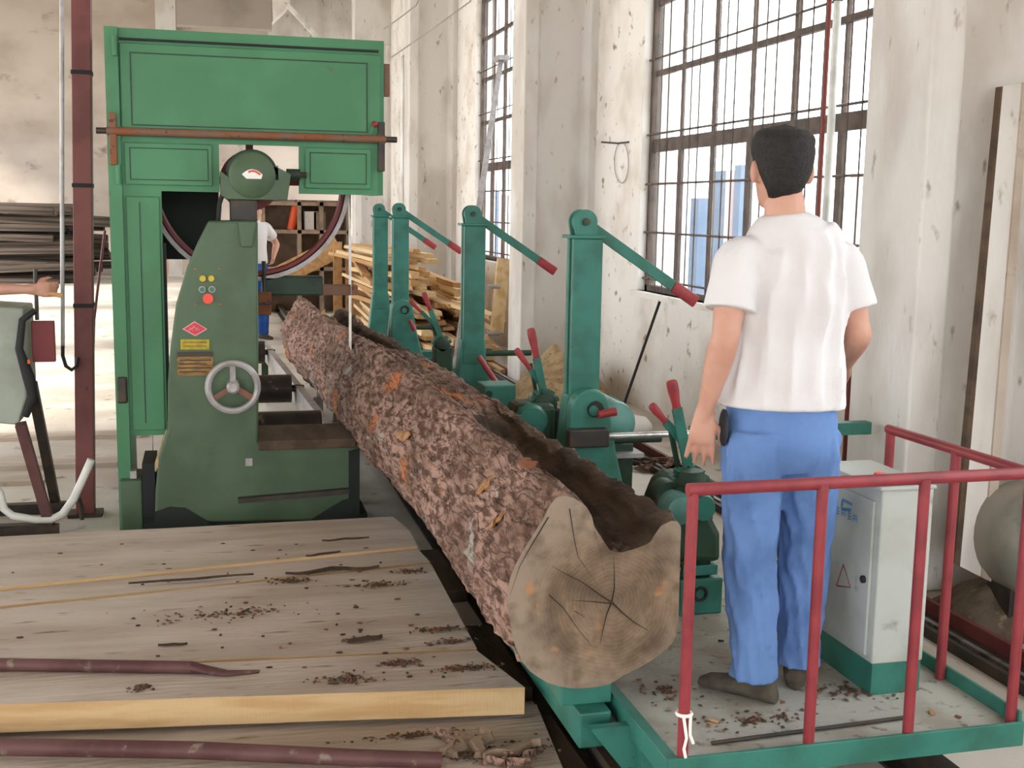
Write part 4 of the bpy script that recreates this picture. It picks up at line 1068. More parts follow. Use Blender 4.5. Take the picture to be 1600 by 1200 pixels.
def hand(m_, wrist, d, palm_n, side, curl=.35, spread=.09, grip=False):
    """side: towards the thumb; palm_n: out of the palm"""
    d = d.normalized(); side = (side - d * side.dot(d)).normalized(); pn = palm_n - d * palm_n.dot(d); pn = (pn - side * pn.dot(side)).normalized()
    kn = wrist + d * .088
    eloft(m_, [wrist - d * .02, wrist + d * .02, wrist + d * .055, wrist + d * .082, kn + d * .006], [.026, .033, .041, .042, .036], [.02, .017, .016, .014, .010], side, 14)
    for i, (off, ln_) in enumerate(((.031, .070), (.0105, .078), (-.0105, .073), (-.031, .058))):
        dirn = (d + side * spread * (off / .03)).normalized(); p = kn - d * .012 + side * off; pts = [p]; rad = [.0092]
        for s_, fr_ in enumerate((.45, .32, .23)):
            c_ = curl * (1 + .35 * i * .4) * (1.6 if grip else 1)
            ax = dirn.cross(pn).normalized()
            dirn = (Matrix.Rotation(c_, 3, ax) @ dirn).normalized()
            p = p + dirn * (ln_ * fr_ + (.012 if s_ == 0 else 0)); pts.append(p); rad.append(.0088 - .0008 * s_)
        pts.append(p + dirn * .004); rad.append(.0045)
        m_.tube(pts, rad, 8)
    t0 = wrist + d * .028 + side * .026; t1 = t0 + (d * .6 + side * .6 + pn * .35).normalized() * .038; t2 = t1 + (d * .85 + side * .2 + pn * .3).normalized() * .032; t3 = t2 + (d * .95 + pn * .25).normalized() * .022
    m_.tube([t0 - side * .012, t0, t1, t2, t3], [.012, .0125, .011, .0095, .006], 8)
def remesh(o, vox, sm=4, fac=.5):
    r = o.modifiers.new('union', 'REMESH'); r.mode = 'VOXEL'; r.voxel_size = vox; r.use_smooth_shade = True
    s_ = o.modifiers.new('soften', 'SMOOTH'); s_.iterations = sm; s_.factor = fac
    return o
def person(label, group, foot_z, J, az, head_az, H=1.70, shirt='white_cotton', pants='blue_cotton', vox=.006, shirt_disp=None, pant_disp=None, sleeve=.62, hem=None, grips=(False, False), hand_d=(None, None), shoe='shoe_canvas', palm=(None, None), slim=1.0, thumb=(None, None), curl=.32, foot_out=(.12, .12)):
    """J: world points pelvis, neck, head, sho/elb/wri/hip/knee/ank with _l and _r; az: heading, clockwise from +Y"""
    fw = rot_z(V((0, 1, 0)), -az); rt_ = rot_z(V((1, 0, 0)), -az)
    hf = rot_z(V((0, 1, 0)), -head_az); hr = rot_z(V((1, 0, 0)), -head_az)
    base = V((J['pelvis'].x, J['pelvis'].y, foot_z))
    root = thing('person', label, 'person', base, group)
    k = H / 1.70
    up = V((0, 0, 1))
    m_ = MB()
    pv, nk, hd = J['pelvis'], J['neck'], J['head']
    # trunk under the clothes
    chest = lerp(pv, nk, .68)
    limb(m_, [(pv - up * .10, .12, .09), (pv, .145 * k, .10 * k), (lerp(pv, nk, .35), .125 * k, .088 * k), (chest, .15 * k, .10 * k), (lerp(pv, nk, .86), .10 * k, .07 * k), (nk, .05, .05)], rt_, 20)
    # neck and head
    limb(m_, [(nk - up * .05, .068, .066), (nk + up * .015, .060, .060), (lerp(nk, hd, .55) + fw * .004, .056, .058), (hd - up * .03, .055, .06)], rt_, 16)
    Rh = Matrix((hr, hf, up)).transposed()
    def hp(x, y, z): return hd + Rh @ V((x, y, z)) * k
    prof = [(-.118, .020, .022, .052), (-.112, .038, .035, .045), (-.095, .050, .055, .030), (-.07, .060, .075, .012), (-.035, .069, .088, .002), (0, .075, .096, 0), (.035, .077, .099, -.004), (.07, .071, .090, -.006), (.095, .053, .066, -.008), (.108, .030, .038, -.010), (.112, .008, .01, -.010)]
    m_.loft([[hp(rx * math.cos(2 * math.pi * j / 24), oy + ry * math.sin(2 * math.pi * j / 24), z) for j in range(24)] for z, rx, ry, oy in prof])
    m_.tube([hp(0, .094, .02), hp(0, .104, -.01), hp(0, .115, -.032), hp(0, .100, -.042)], [.008, .010, .014, .008], 8)
    for s_ in (-1, 1):                                     # brow and ears
        m_.tube([hp(s_ * .012, .092, .022), hp(s_ * .035, .085, .026), hp(s_ * .055, .062, .02)], [.008, .010, .007], 6)
        c0 = hp(s_ * .082, -.008, -.014)
        e = MB(); e.ball((0, 0, 0), (.012, .021, .035), 12, 8)
        tilt = Matrix.Rotation(s_ * .5, 3, 'Z')
        for q in range(len(e.v)): e.v[q] = c0 + Rh @ (tilt @ e.v[q])
        m_.add(e.v, e.f)
    # arms and hands
    for s_, L in ((-1, 'l'), (1, 'r')):
        sh, el, wr = J['sho_' + L], J['elb_' + L], J['wri_' + L]
        fa = (wr - el).normalized()
        limb(m_, [(lerp(sh, chest, .3), .05, .05), (sh, .048 * k, .05 * k), (lerp(sh, el, .45), .046 * k, .050 * k), (lerp(sh, el, .85), .040 * k, .042 * k), (el, .040 * k, .041 * k), (lerp(el, wr, .25), .042 * k, .042 * k), (lerp(el, wr, .65), .033 * k, .032 * k), (wr, .027 * k, .022 * k), (wr + fa * .02, .026, .02)], fw, 16)
        i = 0 if L == 'l' else 1
        hd_ = hand_d[i] or fa
        hand(m_, wr, hd_, palm[i] or (rt_ * -s_), thumb[i] or (fw if not palm[i] else (up if abs(fa.z) < .6 else fw)), curl, .07 if curl > .25 else .12, grips[i])
        hp_, kn_, an_ = J['hip_' + L], J['knee_' + L], J['ank_' + L]
        limb(m_, [(hp_ + up * .05, .06, .06), (hp_, .075 * k, .08 * k), (lerp(hp_, kn_, .6), .06 * k, .065 * k), (kn_, .05, .055), (lerp(kn_, an_, .35), .048, .052), (an_, .033, .038), (an_ - up * .03, .033, .04)], rt_, 14)
    bodyo = remesh(m_.build('body', 'skin', root, True), vox, 3, .4)
    for s_ in (-1, 1):
        ey = MB().ball(hp(s_ * .031, .086, .004), .0115, 10, 8).build('eye', 'eye_white', root, True)
        MB().ball(hp(s_ * .031, .0945, .004), .0055, 8, 6).build('iris', 'eye_dark', ey, True)
    MB().tube([hp(-.024, .082, -.066), hp(0, .092, -.063), hp(.024, .082, -.066)], [.003, .006, .003], 6).build('mouth', 'lip', root, True)
    # hair: shell above a hairline
    rings_o, rings_i = [], []
    NA = 40
    for j in range(NA):
        a = 2 * math.pi * j / NA; fx, fy = math.cos(a), math.sin(a)   # fy>0 front
        front = max(0, fy); backk = max(0, -fy)
        zl = lerp(-.004, -.088, min(1, max(0, (backk - .12) / .6)) ** 1.2) if fy < 0 else lerp(-.004, .052, front ** .7)
        co, ci = [], []
        for q in range(11):
            t = q / 10; z = lerp(zl, .118, t ** .8)
            # interpolate head profile
            zz = max(-.115, min(.1, z * .85 if z > 0 else z))
            for u in range(len(prof) - 1):
                if prof[u][0] <= zz <= prof[u + 1][0]:
                    w_ = (zz - prof[u][0]) / (prof[u + 1][0] - prof[u][0]); pr = [lerp(prof[u][g], prof[u + 1][g], w_) for g in range(4)]; break
            th = (.012 * min(1, .25 + t * 3.2) + .003 * (t > .6)) * (1 if q < 9 else (.3 if q == 9 else -3.2)) + noise.noise(V((fx * 6, fy * 6, z * 60))) * .0016
            if fy < 0: th += .004 * backk
            co.append(hp((pr[1] + th) * fx, pr[3] + (pr[2] + th) * fy, z + (.004 if t > .9 else 0)))
            ci.append(hp((pr[1] - .006) * fx, pr[3] + (pr[2] - .006) * fy, min(z, .1)))
        rings_o.append(co); rings_i.append(ci)
    hm = MB(); cols = []
    for j in range(NA): cols.append(rings_o[j] + list(reversed(rings_i[j])))
    n_c = len(cols[0])
    for cc_ in cols: hm.v += cc_
    for j in range(NA):
        j2 = (j + 1) % NA
        for q in range(n_c):
            q2 = (q + 1) % n_c
            hm.f.append((j * n_c + q, j2 * n_c + q, j2 * n_c + q2, j * n_c + q2)); hm.m.append(0)
    hair = hm.build('hair', 'hair_black', root, True, ang=80)
    # shirt
    m_ = MB()
    hz = hem if hem is not None else pv.z + .03
    hb = V((pv.x, pv.y, hz)); w0 = slim
    sl, sr = J['sho_l'], J['sho_r']
    sw = (sr - sl).length / 2
    mid = (sl + sr) / 2
    keys = [(hb, .186 * w0, .125 * w0), (lerp(hb, mid, .18), .180 * w0, .122 * w0), (lerp(hb, mid, .45), .168 * w0, .118 * w0), (lerp(hb, mid, .72), .180 * w0, .124 * w0), (lerp(hb, mid, .9), sw * .99, .112 * w0), (mid + up * .03, sw * .93, .098 * w0), (lerp(mid, nk, .6), sw * .76, .084), (lerp(mid, nk, .88), .098, .076), (nk + up * .008, .068, .067)]
    limb(m_, keys, rt_, 48, 6, shirt_disp)
    for s_, L in ((-1, 'l'), (1, 'r')):
        sh, el = J['sho_' + L], J['elb_' + L]
        en = lerp(sh, el, sleeve)
        limb(m_, [(lerp(sh, mid, .45), .055, .06), (sh - up * .004, .058, .062), (lerp(sh, en, .5), .064, .070), (en, .068, .077)], fw, 20, 5)
    sho = remesh(m_.build('t_shirt', shirt, root, True), vox * 1.15, 3, .5)
    # trousers
    m_ = MB()
    limb(m_, [(pv - up * .15, .12 * w0, .10), (pv - up * .09, .155 * w0, .12), (pv - up * .03, .168 * w0, .122), (pv + up * .06, .160 * w0, .112), (pv + up * .12, .152 * w0, .10)], rt_, 32, 4)
    for s_, L in ((-1, 'l'), (1, 'r')):
        hp_, kn_, an_ = J['hip_' + L], J['knee_' + L], J['ank_' + L]
        an2 = V((an_.x, an_.y, an_.z))
        keys = [(hp_ + up * .04, .088 * w0, .115), (hp_ - up * .04, .094 * w0, .112), (lerp(hp_, kn_, .5), .088 * w0, .098), (kn_, .080 * w0, .088), (lerp(kn_, an_, .5), .074 * w0, .082), (lerp(kn_, an_, .93), .068 * w0, .078), (an2 - up * .035, .069 * w0, .080)]
        limb(m_, keys, rt_, 44, 9, pant_disp)
    remesh(m_.build('trousers', pants, root, True), vox * 1.1, 2, .5)
    for s_, L in ((-1, 'l'), (1, 'r')):
        an_ = J['ank_' + L]; tz = rot_z(fw, s_ * -foot_out[0 if L == 'l' else 1]); g = V((an_.x, an_.y, foot_z))
        m2 = MB(); tr = V((tz.y, -tz.x, 0))
        rg = []
        for (oy, wd, ht) in ((-.075, .02, .035), (-.065, .033, .06), (-.02, .040, .085), (.04, .043, .075), (.10, .047, .052), (.15, .042, .042), (.175, .02, .028)):
            rg.append([g + tz * oy + tr * wd * math.cos(2 * math.pi * j / 12) + up * (ht * .5 + ht * .5 * math.sin(2 * math.pi * j / 12)) for j in range(12)])
        m2.loft(rg); m2.build('shoe', shoe, root, True)
    return root, hp

def shirt_folds(t, th, p):
    # long drooping folds down the back, fanning out below the shoulders
    env = min(1, max(0, (t + .02) / .12)) * min(1, max(0, (.80 - t) / .25))
    a = th * 7 + 1.5 * math.sin(p.z * 5.5 + 1) + p.z * 2.5
    r_ = (1 - abs(math.sin(a))) ** 2 * .16 + math.sin(th * 13 - p.z * 7) * .022
    return (r_ - .05) * env + noise.noise(V((p.x * 6, p.z * 8, th * 1.3))) * .045
def ridge(v): return (1 - abs(noise.noise(v))) ** 5
def pant_folds(t, th, p):
    c_, s_ = math.cos(th), math.sin(th)
    a = ridge(V((c_ * 1.6 + p.x * 3, p.z * 7 + c_ * 1.2, s_ * 1.6 + 3))) * .17 + ridge(V((c_ * 2.4, p.z * 17 + s_ * 1.4, s_ * 2.4 + p.x * 5))) * .045
    return a - .09 + .05 * math.sin(p.z * 38 + th * 2) * math.exp(-((t - .92) / .14) ** 2) + .10 * (1 - abs(math.sin(th * 1.5 + p.z * 7))) ** 3 * math.exp(-((t - .1) / .25) ** 2)
MY = 3.17
def W(px, py, dy=0.0): return P(px, py, y=MY + dy)
J = dict(pelvis=W(1220, 655), neck=W(1226, 338), head=W(1220, 262),
         sho_l=W(1152, 402), elb_l=W(1133, 528, -.05), wri_l=W(1101, 645, .02),
         sho_r=W(1314, 406), elb_r=W(1340, 522, -.03), wri_r=W(1322, 566, .26),
         hip_l=W(1180, 690), knee_l=W(1172, 878, .02), ank_l=P(1177, 1072, y=3.13),
         hip_r=W(1262, 690), knee_r=W(1256, 868, .06), ank_r=P(1240, 1040, y=3.22))
J['ank_l'].z = PZ + .10; J['ank_r'].z = PZ + .10
J['ank_r'].x = J['knee_r'].x - .01
hemz = W(1226, 634).z
man, hpf = person('worker in white T-shirt and blue trousers seen from behind on the platform', None, PZ, J, math.radians(16), math.radians(6), 1.70,
             shirt_disp=shirt_folds, pant_disp=pant_folds, sleeve=.66, hem=hemz, vox=.0055, hand_d=(V((-.05, .05, -1)), None), palm=(V((.35, .94, 0)), None), thumb=(V((.94, -.35, 0)), None), curl=.11, foot_out=(1.0, .25))
pk = W(1131, 668, .0)
MB().ball(pk + V((.0, 0, 0)), (.007, .035, .058), 12, 8).build('pouch', 'belt_black', man, True)
del man['label']; man['label'] = 'worker in white T-shirt and blue trousers seen from behind on the platform'

def stand_pose(x, y, z0, az, H=1.70, arms='down', lean=0):
    k = H / 1.70; fw = rot_z(V((0, 1, 0)), -az); r = rot_z(V((1, 0, 0)), -az); b_ = V((x, y, z0)); u = V((0, 0, 1))
    q = lambda a, f, h: b_ + r * a * k + fw * f * k + u * h * k
    J = dict(pelvis=q(0, 0, .92), neck=q(0, .0, 1.455), head=q(0, .02, 1.585), sho_l=q(-.17, 0, 1.39), sho_r=q(.17, 0, 1.39),
             hip_l=q(-.085, 0, .86), hip_r=q(.085, 0, .86), knee_l=q(-.10, .03, .48), knee_r=q(.10, .03, .48), ank_l=q(-.11, 0, .09), ank_r=q(.11, 0, .09))
    if arms == 'hip':
        J.update(elb_l=q(-.36, -.06, 1.17), wri_l=q(-.23, .06, 1.0), elb_r=q(.36, -.06, 1.17), wri_r=q(.23, .06, 1.0))
    else:
        J.update(elb_l=q(-.22, -.03, 1.11), wri_l=q(-.22, .06, .88), elb_r=q(.22, -.03, 1.11), wri_r=q(.22, .06, .88))
    return J
# man beyond the saw, hand on hip, seen between pedestal and wheel
g = P(402, 530, z=0)
Jb = stand_pose(g.x - .02, g.y, 0, math.radians(150), 1.78, 'hip')
person('worker in white T-shirt with hand on hip beyond the saw wheel', None, 0, Jb, math.radians(150), math.radians(170), 1.78, pants='blue_cotton_deep', vox=.012, hem=.98)
# second figure whose arm shows left of the pedestal
g2 = P(262, 560, z=0)
Jc = stand_pose(g2.x - .22, g2.y, 0, math.radians(175), 1.68, 'down')
person('worker half hidden behind the green saw column', None, 0, Jc, math.radians(175), math.radians(175), 1.68, pants='dark_part_and_shade', vox=.012, hem=1.0)
# operator at the left console: only the forearm reaches into the picture
Jd = stand_pose(-1.72, 6.55, 0, math.radians(75), 1.70, 'down')
Jd['elb_l'] = Jd['elb_l'].copy()
hand_at = P(56, 453, y=6.42)
Jd['sho_r'] = V((-1.58, 6.40, 1.40)); Jd['elb_r'] = V((-1.30, 6.42, 1.30)); Jd['wri_r'] = P(48, 452, y=6.42)
person('operator reaching a bare forearm to the handle of the grey console', None, 0, Jd, math.radians(75), math.radians(75), 1.70, shirt='white_cotton', pants='dark_part_and_shade', vox=.008, hem=1.0, sleeve=.5, grips=(False, True), palm=(None, V((0, .3, -1))))

# ================================================================ LEFT SIDE
pole = thing('steel_pole', 'tall maroon square steel pole standing left of the saw', 'pole', P(133, 808, z=0))
a0 = P(133, 808, z=0)
tp = P(126, 20, y=a0.y); tp = a0 + (tp - a0) * ((TOP - .01) / tp.z)
MB().beam(a0 + V((0, .05, 0)), tp + V((0, .05, 0)), .097, .10, (0, 1, 0)).build('shaft', 'pole_red', pole, bevel=.004)
MB().bb(a0.x - .09, a0.x + .09, a0.y - .02, a0.y + .12, 0, .02).build('base_plate', 'dark_iron', pole)
for py in (113, 290, 478):
    z = P(130, py, y=a0.y).z
    cxx = lerp(a0.x, tp.x, z / TOP)
    MB().bb(cxx - .052, cxx + .052, a0.y - .004, a0.y + .104, z - .01, z + .012).build('tape_band', 'black_rubber', pole)
wy = 6.7
wt = thing('hanging_conduit', 'pale conduit hanging beside the maroon pole with a looped black cable', 'conduit', P(97, 540, y=wy))
MB().tube([P(96, -500, y=wy), P(97, 300, y=wy), P(98, 540, y=wy)], .011, 8).build('tube', 'cast_grey', wt, True)
MB().tube([P(98, 540, y=wy), P(98, 556, y=wy), P(103, 572, y=wy), P(112, 578, y=wy), P(120, 572, y=wy), P(122, 560, y=wy + .05)], .010, 8).build('cable_loop', 'black_rubber', wt, True)
rope = MB().tube([P(164, 360, y=7.4), P(154, 440, y=7.4), P(147, 500, y=7.4), P(143, 640, y=7.4), V((P(143, 640, y=7.4).x - .01, 7.4, 0))], .008, 6).build('hanging_rope', 'pole_red', smooth=True)
tag(rope, 'thin brown rope hanging between the maroon pole and saw column', 'rope')
# console
ky = 6.35
con = thing('control_console', 'grey green console on dark splayed legs at the left of the saw', 'console', P(60, 832, z=0))
p_, q_ = P(-62, 482, y=ky), P(44, 655, y=ky)
MB().prism([(p_.x, ky, q_.z), (q_.x - .05, ky, q_.z - .03), (q_.x, ky, q_.z + .12), (q_.x, ky, p_.z), (p_.x, ky, p_.z + .02)], (0, .35, 0)).build('case', 'console_grey', con, bevel=.01)
MB().bb(P(48, 500, y=ky + .1).x, P(84, 500, y=ky + .1).x, ky + .1, ky + .14, P(60, 566, y=ky + .1).z, P(60, 502, y=ky + .1).z).build('side_plate', 'wheel_rim_red', con, bevel=.004)
MB().tube([P(55, 485, y=ky), P(35, 500, y=ky - .02), P(30, 545, y=ky - .03), P(45, 590, y=ky - .03), P(52, 620, y=ky - .02), P(40, 650, y=ky)], [.016, .018, .02, .03, .026, .018], 10).build('cable_bundle', 'black_rubber', con, True)
MB().box(P(45, 565, y=ky - .06), (.012, .01, .02)).build('cable_tag', 'orange_red', con)
MB().cyl(P(55, 420, y=ky + .07), P(58, 500, y=ky + .07), .010, n=8).build('handle_stem', 'dark_iron', con)
MB().cyl(P(45, 454, y=ky + .07), P(98, 462, y=ky + .07), .012, n=8).build('handle_bar', 'tan_wood', con)
for a, b_, c, d in ((32, 662, 80, 828), (50, 600, 88, 792)):
    yy = ky - .02 if a == 32 else ky + .22
    pt = P(a, b_, y=yy); pb_ = P(c, d, z=.02)
    MB().beam(pt, pb_, .05, .05, (0, 1, 0)).build('leg', 'maroon_bar' if a == 32 else 'dark_iron', con)
    pt2 = pt + V((-.28, 0, 0)); pb2 = pb_ + V((-.45, 0, 0))
    MB().beam(pt2, pb2, .05, .05, (0, 1, 0)).build('leg', 'dark_iron', con)
pf = P(92, 828, z=.03)
MB().bb(pf.x - .6, pf.x, pf.y - .03, pf.y + .03, 0, .06).build('foot_bar', 'dark_iron', con)
pf2 = P(104, 792, z=.03)
MB().bb(pf2.x - .6, pf2.x, pf2.y - .03, pf2.y + .03, 0, .06).build('foot_bar', 'dark_iron', con)
ch = thing('stool_frame', 'bent white tube frame standing in front of the console legs', 'frame', P(60, 815, z=0))
cy_ = 6.45
MB().tube([P(-60, 700, y=cy_), P(-30, 740, y=cy_), P(0, 770, y=cy_), P(6, 795, y=cy_), P(20, 806, y=cy_), P(55, 812, y=cy_), P(80, 812, y=cy_), P(98, 803, y=cy_), P(115, 780, y=cy_), P(143, 718, y=cy_)], .021, 10).build('bent_tube', 'white_pipe', ch, True)
MB().tube([P(112, 784, y=cy_), P(124, 780, y=cy_ + .04), P(128, 795, y=cy_ + .05), P(128, 812, y=cy_ + .05)], .012, 8).build('strut', 'dark_iron', ch, True)
MB().bb(P(50, 812, y=cy_).x - .2, P(50, 812, y=cy_).x + .1, cy_ - .03, cy_ + .03, 0, P(50, 818, y=cy_).z).build('tube_foot', 'dark_iron', ch)
# heap of dark slabs against the back wall
slab_me = []
for k in range(5):
    m_ = MB(); n = 12; rg = []
    for i in range(n + 1):
        t = i / n; yy = (t - .5)
        z = noise.noise(V((t * 3, k * 3.3, 0))) * .05
        rg.append([V((yy, a * .5 * (1 + .15 * noise.noise(V((t * 5, k, a)))), b_ * .5 + z)) for a, b_ in ((-1, -1), (1, -1), (.7, .4), (0, 1), (-.7, .5))])
    m_.loft(rg); me_o = m_.build('bark_slab', 'dark_slab', smooth=True, ang=30); slab_me.append(me_o.data); bpy.data.objects.remove(me_o)
cnt = 0
for layer in range(9):
    zc = .10 + layer * .185
    for c in range(9):
        if layer == 8 and c % 2: continue
        o = bpy.data.objects.new('bark_slab', random.choice(slab_me)); COL.objects.link(o)
        x = -4.6 + random.uniform(-.6, .6); y = 26.9 + c * .28 + random.uniform(-.05, .05)
        o.location = (x, y, zc + random.uniform(-.03, .03))
        o.rotation_euler = (random.uniform(-.2, .2), random.uniform(-.05, .05), random.uniform(-.06, .06))
        o.scale = (random.uniform(3.2, 4.6), .26, .17)
        tag(o, 'dark rough slab in the tall heap by the far wall', 'slab', 'dark slabs heaped by the far wall')
# pale strips added for the brighter lines on the floor at the left
for i, (y, x, L) in enumerate(((8.2, -1.9, 2.6), (7.75, -2.1, 2.2), (9.2, -1.7, 2.4))):
    o = MB().bb(x - L / 2, x + L / 2, y - .1, y + .1, 0, .03).build('floor_strip', ['plank_dust'], loc=(x, y, 0))
    tag(o, 'pale flat strip drawn as a brighter line on the floor behind the console', 'board', 'pale strips on the floor behind the console')

# ================================================================ TIMBER HEAP and things at the far right
bd_me = []
for k in range(6):
    m_ = MB(); n = 6; rg = []
    for i in range(n + 1):
        t = i / n
        bend = noise.noise(V((t * 2.2, k * 2.7, 1))) * .25
        rg.append([V((a * .5, t - .5, b_ * .5 + bend)) for a, b_ in ((-1, -1), (1, -1), (1 - .15 * (k % 3), 1), (-1 + .1 * (k % 2), 1))])
    m_.loft(rg); oo = m_.build('sawn_board', random.choice(('pale_wood', 'pale_wood', 'tan_wood'))); bd_me.append(oo.data); bpy.data.objects.remove(oo)
for layer in range(17):
    z = .05 + layer * .072
    ncol = 8 if layer < 8 else (6 if layer < 13 else 4)
    for c in range(ncol):
        o = bpy.data.objects.new('sawn_board', random.choice(bd_me)); COL.objects.link(o)
        x = 2.02 + c * .155 + random.uniform(-.04, .04) - (.10 if layer > 10 else 0)
        L = random.uniform(2.6, 4.2)
        y = 14.6 + random.uniform(-.7, .6) + layer * .03
        o.location = (x, y, z + random.uniform(-.012, .012))
        o.rotation_euler = (random.uniform(-.03, .03), random.uniform(-.12, .12), random.uniform(-.08, .08))
        o.scale = (random.uniform(.09, .14), L, random.uniform(.04, .06))
        where = 'at the bottom' if layer < 6 else ('in the middle' if layer < 12 else 'on top')
        tone = 'tan' if o.data.materials[0].name == 'tan_wood' else 'pale'
        tag(o, '%s sawn board %s of the heap beside the window wall column' % (tone, where), 'board', '%s boards %s of the window wall heap' % (tone, where))
sb_ = MB().beam(P(776, 520, y=12.4), P(787, 405, y=12.6), .14, .05, (0, 1, 0)).build('leaning_board', 'pale_wood')
tag(sb_, 'pale board leaning upright against the column beside the timber heap', 'board')
lb_ = thing('leaning_beam', 'long grey beam leaning against the far barred window', 'beam', P(745, 325, y=13.2))
pt, pb_ = P(783, 92, x=WX - .08), P(752, 300, x=3.1)
pd_ = pb_ + (pb_ - pt) * ((pb_.z - .02) / (pt.z - pb_.z))
MB().beam(pt, pd_, .12, .06, (1, 0, 0)).build('shaft', 'cast_grey', lb_)
MB().box(pt, (.14, .34, .06)).build('head_piece', 'cast_grey', lb_)
for py_1, nm in ((442, 'upper'), (512, 'lower')):
    p = P(755, py_1, y=13.0); q = P(800, py_1, y=13.0)
    o = MB().cyl((p.x - .1, 12.35, p.z), (CX + .05, 12.35, p.z), .022, n=8).build('steel_pipe', 'cast_grey')
    tag(o, 'grey steel pipe sticking out of the timber heap to the column', 'pipe', 'grey pipes in the timber heap')
# thin black rod and the wire on the near wall
o = MB().cyl(P(1034, 462, x=WX - .02), P(975, 632, x=3.3), .012, n=8).build('leaning_rod', 'black_rubber', smooth=True)
tag(o, 'thin black rod leaning from floor to window sill', 'rod')
wl = thing('wire_loop', 'thin wire loop hanging from a nail left of the big window', 'wire', P(968, 250, x=WX - .02))
MB().tube([P(940, 222, x=WX - .01), P(965, 224, x=WX - .02), P(982, 222, x=WX - .01)], .008, 6).build('nail_bar', 'dark_iron', wl)
lp = [P(971 + 11 * math.cos(a), 254 + 32 * math.sin(a), x=WX - .015) for a in [2 * math.pi * i / 24 for i in range(25)]]
MB().tube(lp, .004, 5).build('loop', 'cable_grey', wl)
# white pipe and reddish pipe in front of the big window
xw = WX - .06
o = thing('white_downpipe', 'white vertical pipe in front of the big barred window', 'pipe', P(1298, 300, x=xw))
pz = P(1301, 150, x=xw)
MB().cyl((xw, pz.y, 0.0), (xw, pz.y, TOP), .024, n=12).build('pipe', 'white_pipe', o, True)
for z in (1.5, 3.0): MB().torus((xw, pz.y, z), (0, 0, 1), .026, .006, 16, 6).build('pipe_clip', 'dark_iron', o)
ry = P(1290, 150, x=xw).y + .03
o = MB().cyl((xw + .01, ry, 0), (xw + .01, ry, TOP), .014, n=10).build('red_pipe', 'window_red', smooth=True)
tag(o, 'slim brown-red pipe standing beside the white window pipe', 'pipe')
rp = P(1322, 680, x=xw)
o = MB().cyl((xw, rp.y, 0), (xw, rp.y, 1.38), .016, n=10).build('red_pipe', 'window_red', smooth=True)
tag(o, 'short brown-red pipe rising from the floor beside the control cabinet', 'pipe')
# sawdust heap, litter
def heap(name, c, rx, ry_, h, m_, label, cat, seed=0, n=28):
    m = MB(); rg = []
    for i in range(9):
        t = i / 8
        rg.append([V((c[0] + rx * t * math.cos(2 * math.pi * j / n), c[1] + ry_ * t * math.sin(2 * math.pi * j / n), max(0.0, h * (1 - t ** 1.4) * (1 + .35 * noise.noise(V((seed + t * 3 * math.cos(2 * math.pi * j / n), t * 3 * math.sin(2 * math.pi * j / n), 0)))) - .005))) for j in range(n)])
    rg = [r_ for r_ in reversed(rg)]
    m.loft(rg); o = m.build(name, m_, smooth=True, loc=(c[0], c[1], 0), ang=80)
    o['kind'] = 'stuff'; return tag(o, label, cat)
heap('sawdust_heap', (3.2, 10.55), .48, .72, .46, 'sawdust', 'tan sawdust heap piled against the wall behind the clamps', 'sawdust', 1)
heap('dirt_heap', (3.38, 4.3), .34, .34, .22, 'dirt', 'brown heap of dirt and bark at the foot of the column', 'dirt', 5)
bgp = P(992, 672, z=.05)
m_ = MB().ball(bgp + V((0, .1, .02)), (.17, .22, .08), 14, 8)
for i in range(len(m_.v)): m_.v[i] += V((0, 0, 1)) * noise.noise(m_.v[i] * 9) * .03; m_.v[i].z = max(m_.v[i].z, .002)
tag(m_.build('plastic_bag', 'bag_white', smooth=True, ang=80), 'crumpled white bag on the floor behind the near clamp', 'bag')
for i in range(16):
    a, b_ = random.uniform(985, 1050), random.uniform(727, 742)
    p = P(a, b_, z=0); L = random.uniform(.08, .2)
    d = V((math.cos(random.uniform(0, 3.1)), random.uniform(-.6, .6), 0)).normalized() * L / 2
    zz = .02 + random.uniform(0, .05)
    o = MB().beam(p - d + V((0, 0, zz)), p + d + V((0, 0, zz + random.uniform(-.015, .03))), .03, .016).build('bark_scrap', random.choice(('bark_dark', 'bark_dark', 'bark')))
    tag(o, 'broken bark scrap in the small pile on the floor', 'bark', 'bark scraps behind the lever drive')
# rail channel along the wall at right
rc = thing('floor_channel', 'dark steel channel lying on the floor outside the platform railing', 'steel channel', (2.98, 3.5, 0))
for xx, h in ((2.885, .045), (3.055, .07)):
    MB().bb(xx - .012, xx + .012, 1.2, 14, .012, h).build('flange', 'dark_iron' if xx < 3 else 'pole_red', rc)
MB().bb(2.873, 3.067, 1.2, 14, 0, .012).build('web', 'dark_iron', rc)
MB().bb(2.95, 2.975, 1.2, 14, .012, .03).build('rib', 'steel', rc)
# fan motor at the right edge
fc = V((3.42, 4.10, .30))
fan = thing('fan_blower', 'beige round fan blower with slotted side at the right edge', 'blower', (fc.x, fc.y, 0))
fcp = P(1630, 850, y=4.1); fc = V((fcp.x, 4.1, fcp.z))
MB().lathe(fc + V((0, -.08, 0)), (0, 1, 0), [(.10, -.03), (.19, -.01), (.225, .03), (.235, .08), (.235, .26), (.18, .30)], 32).build('casing', 'fan_casing', fan, True)
MB().lathe(fc + V((0, -.112, 0)), (0, 1, 0), [(.165, 0), (.165, .02)], 28).build('intake_shade', 'dark_part_and_shade', fan, True)  # flat dark disc painting the shade between the grille blades
for i in range(36):
    a = 2 * math.pi * i / 36; d = V((math.cos(a), 0, math.sin(a)))
    MB().beam(fc + V((0, -.114, 0)) + d * .115, fc + V((0, -.100, 0)) + d * .175, .008, .012, (0, 1, 0)).build('grille_blade', 'fan_casing', fan)
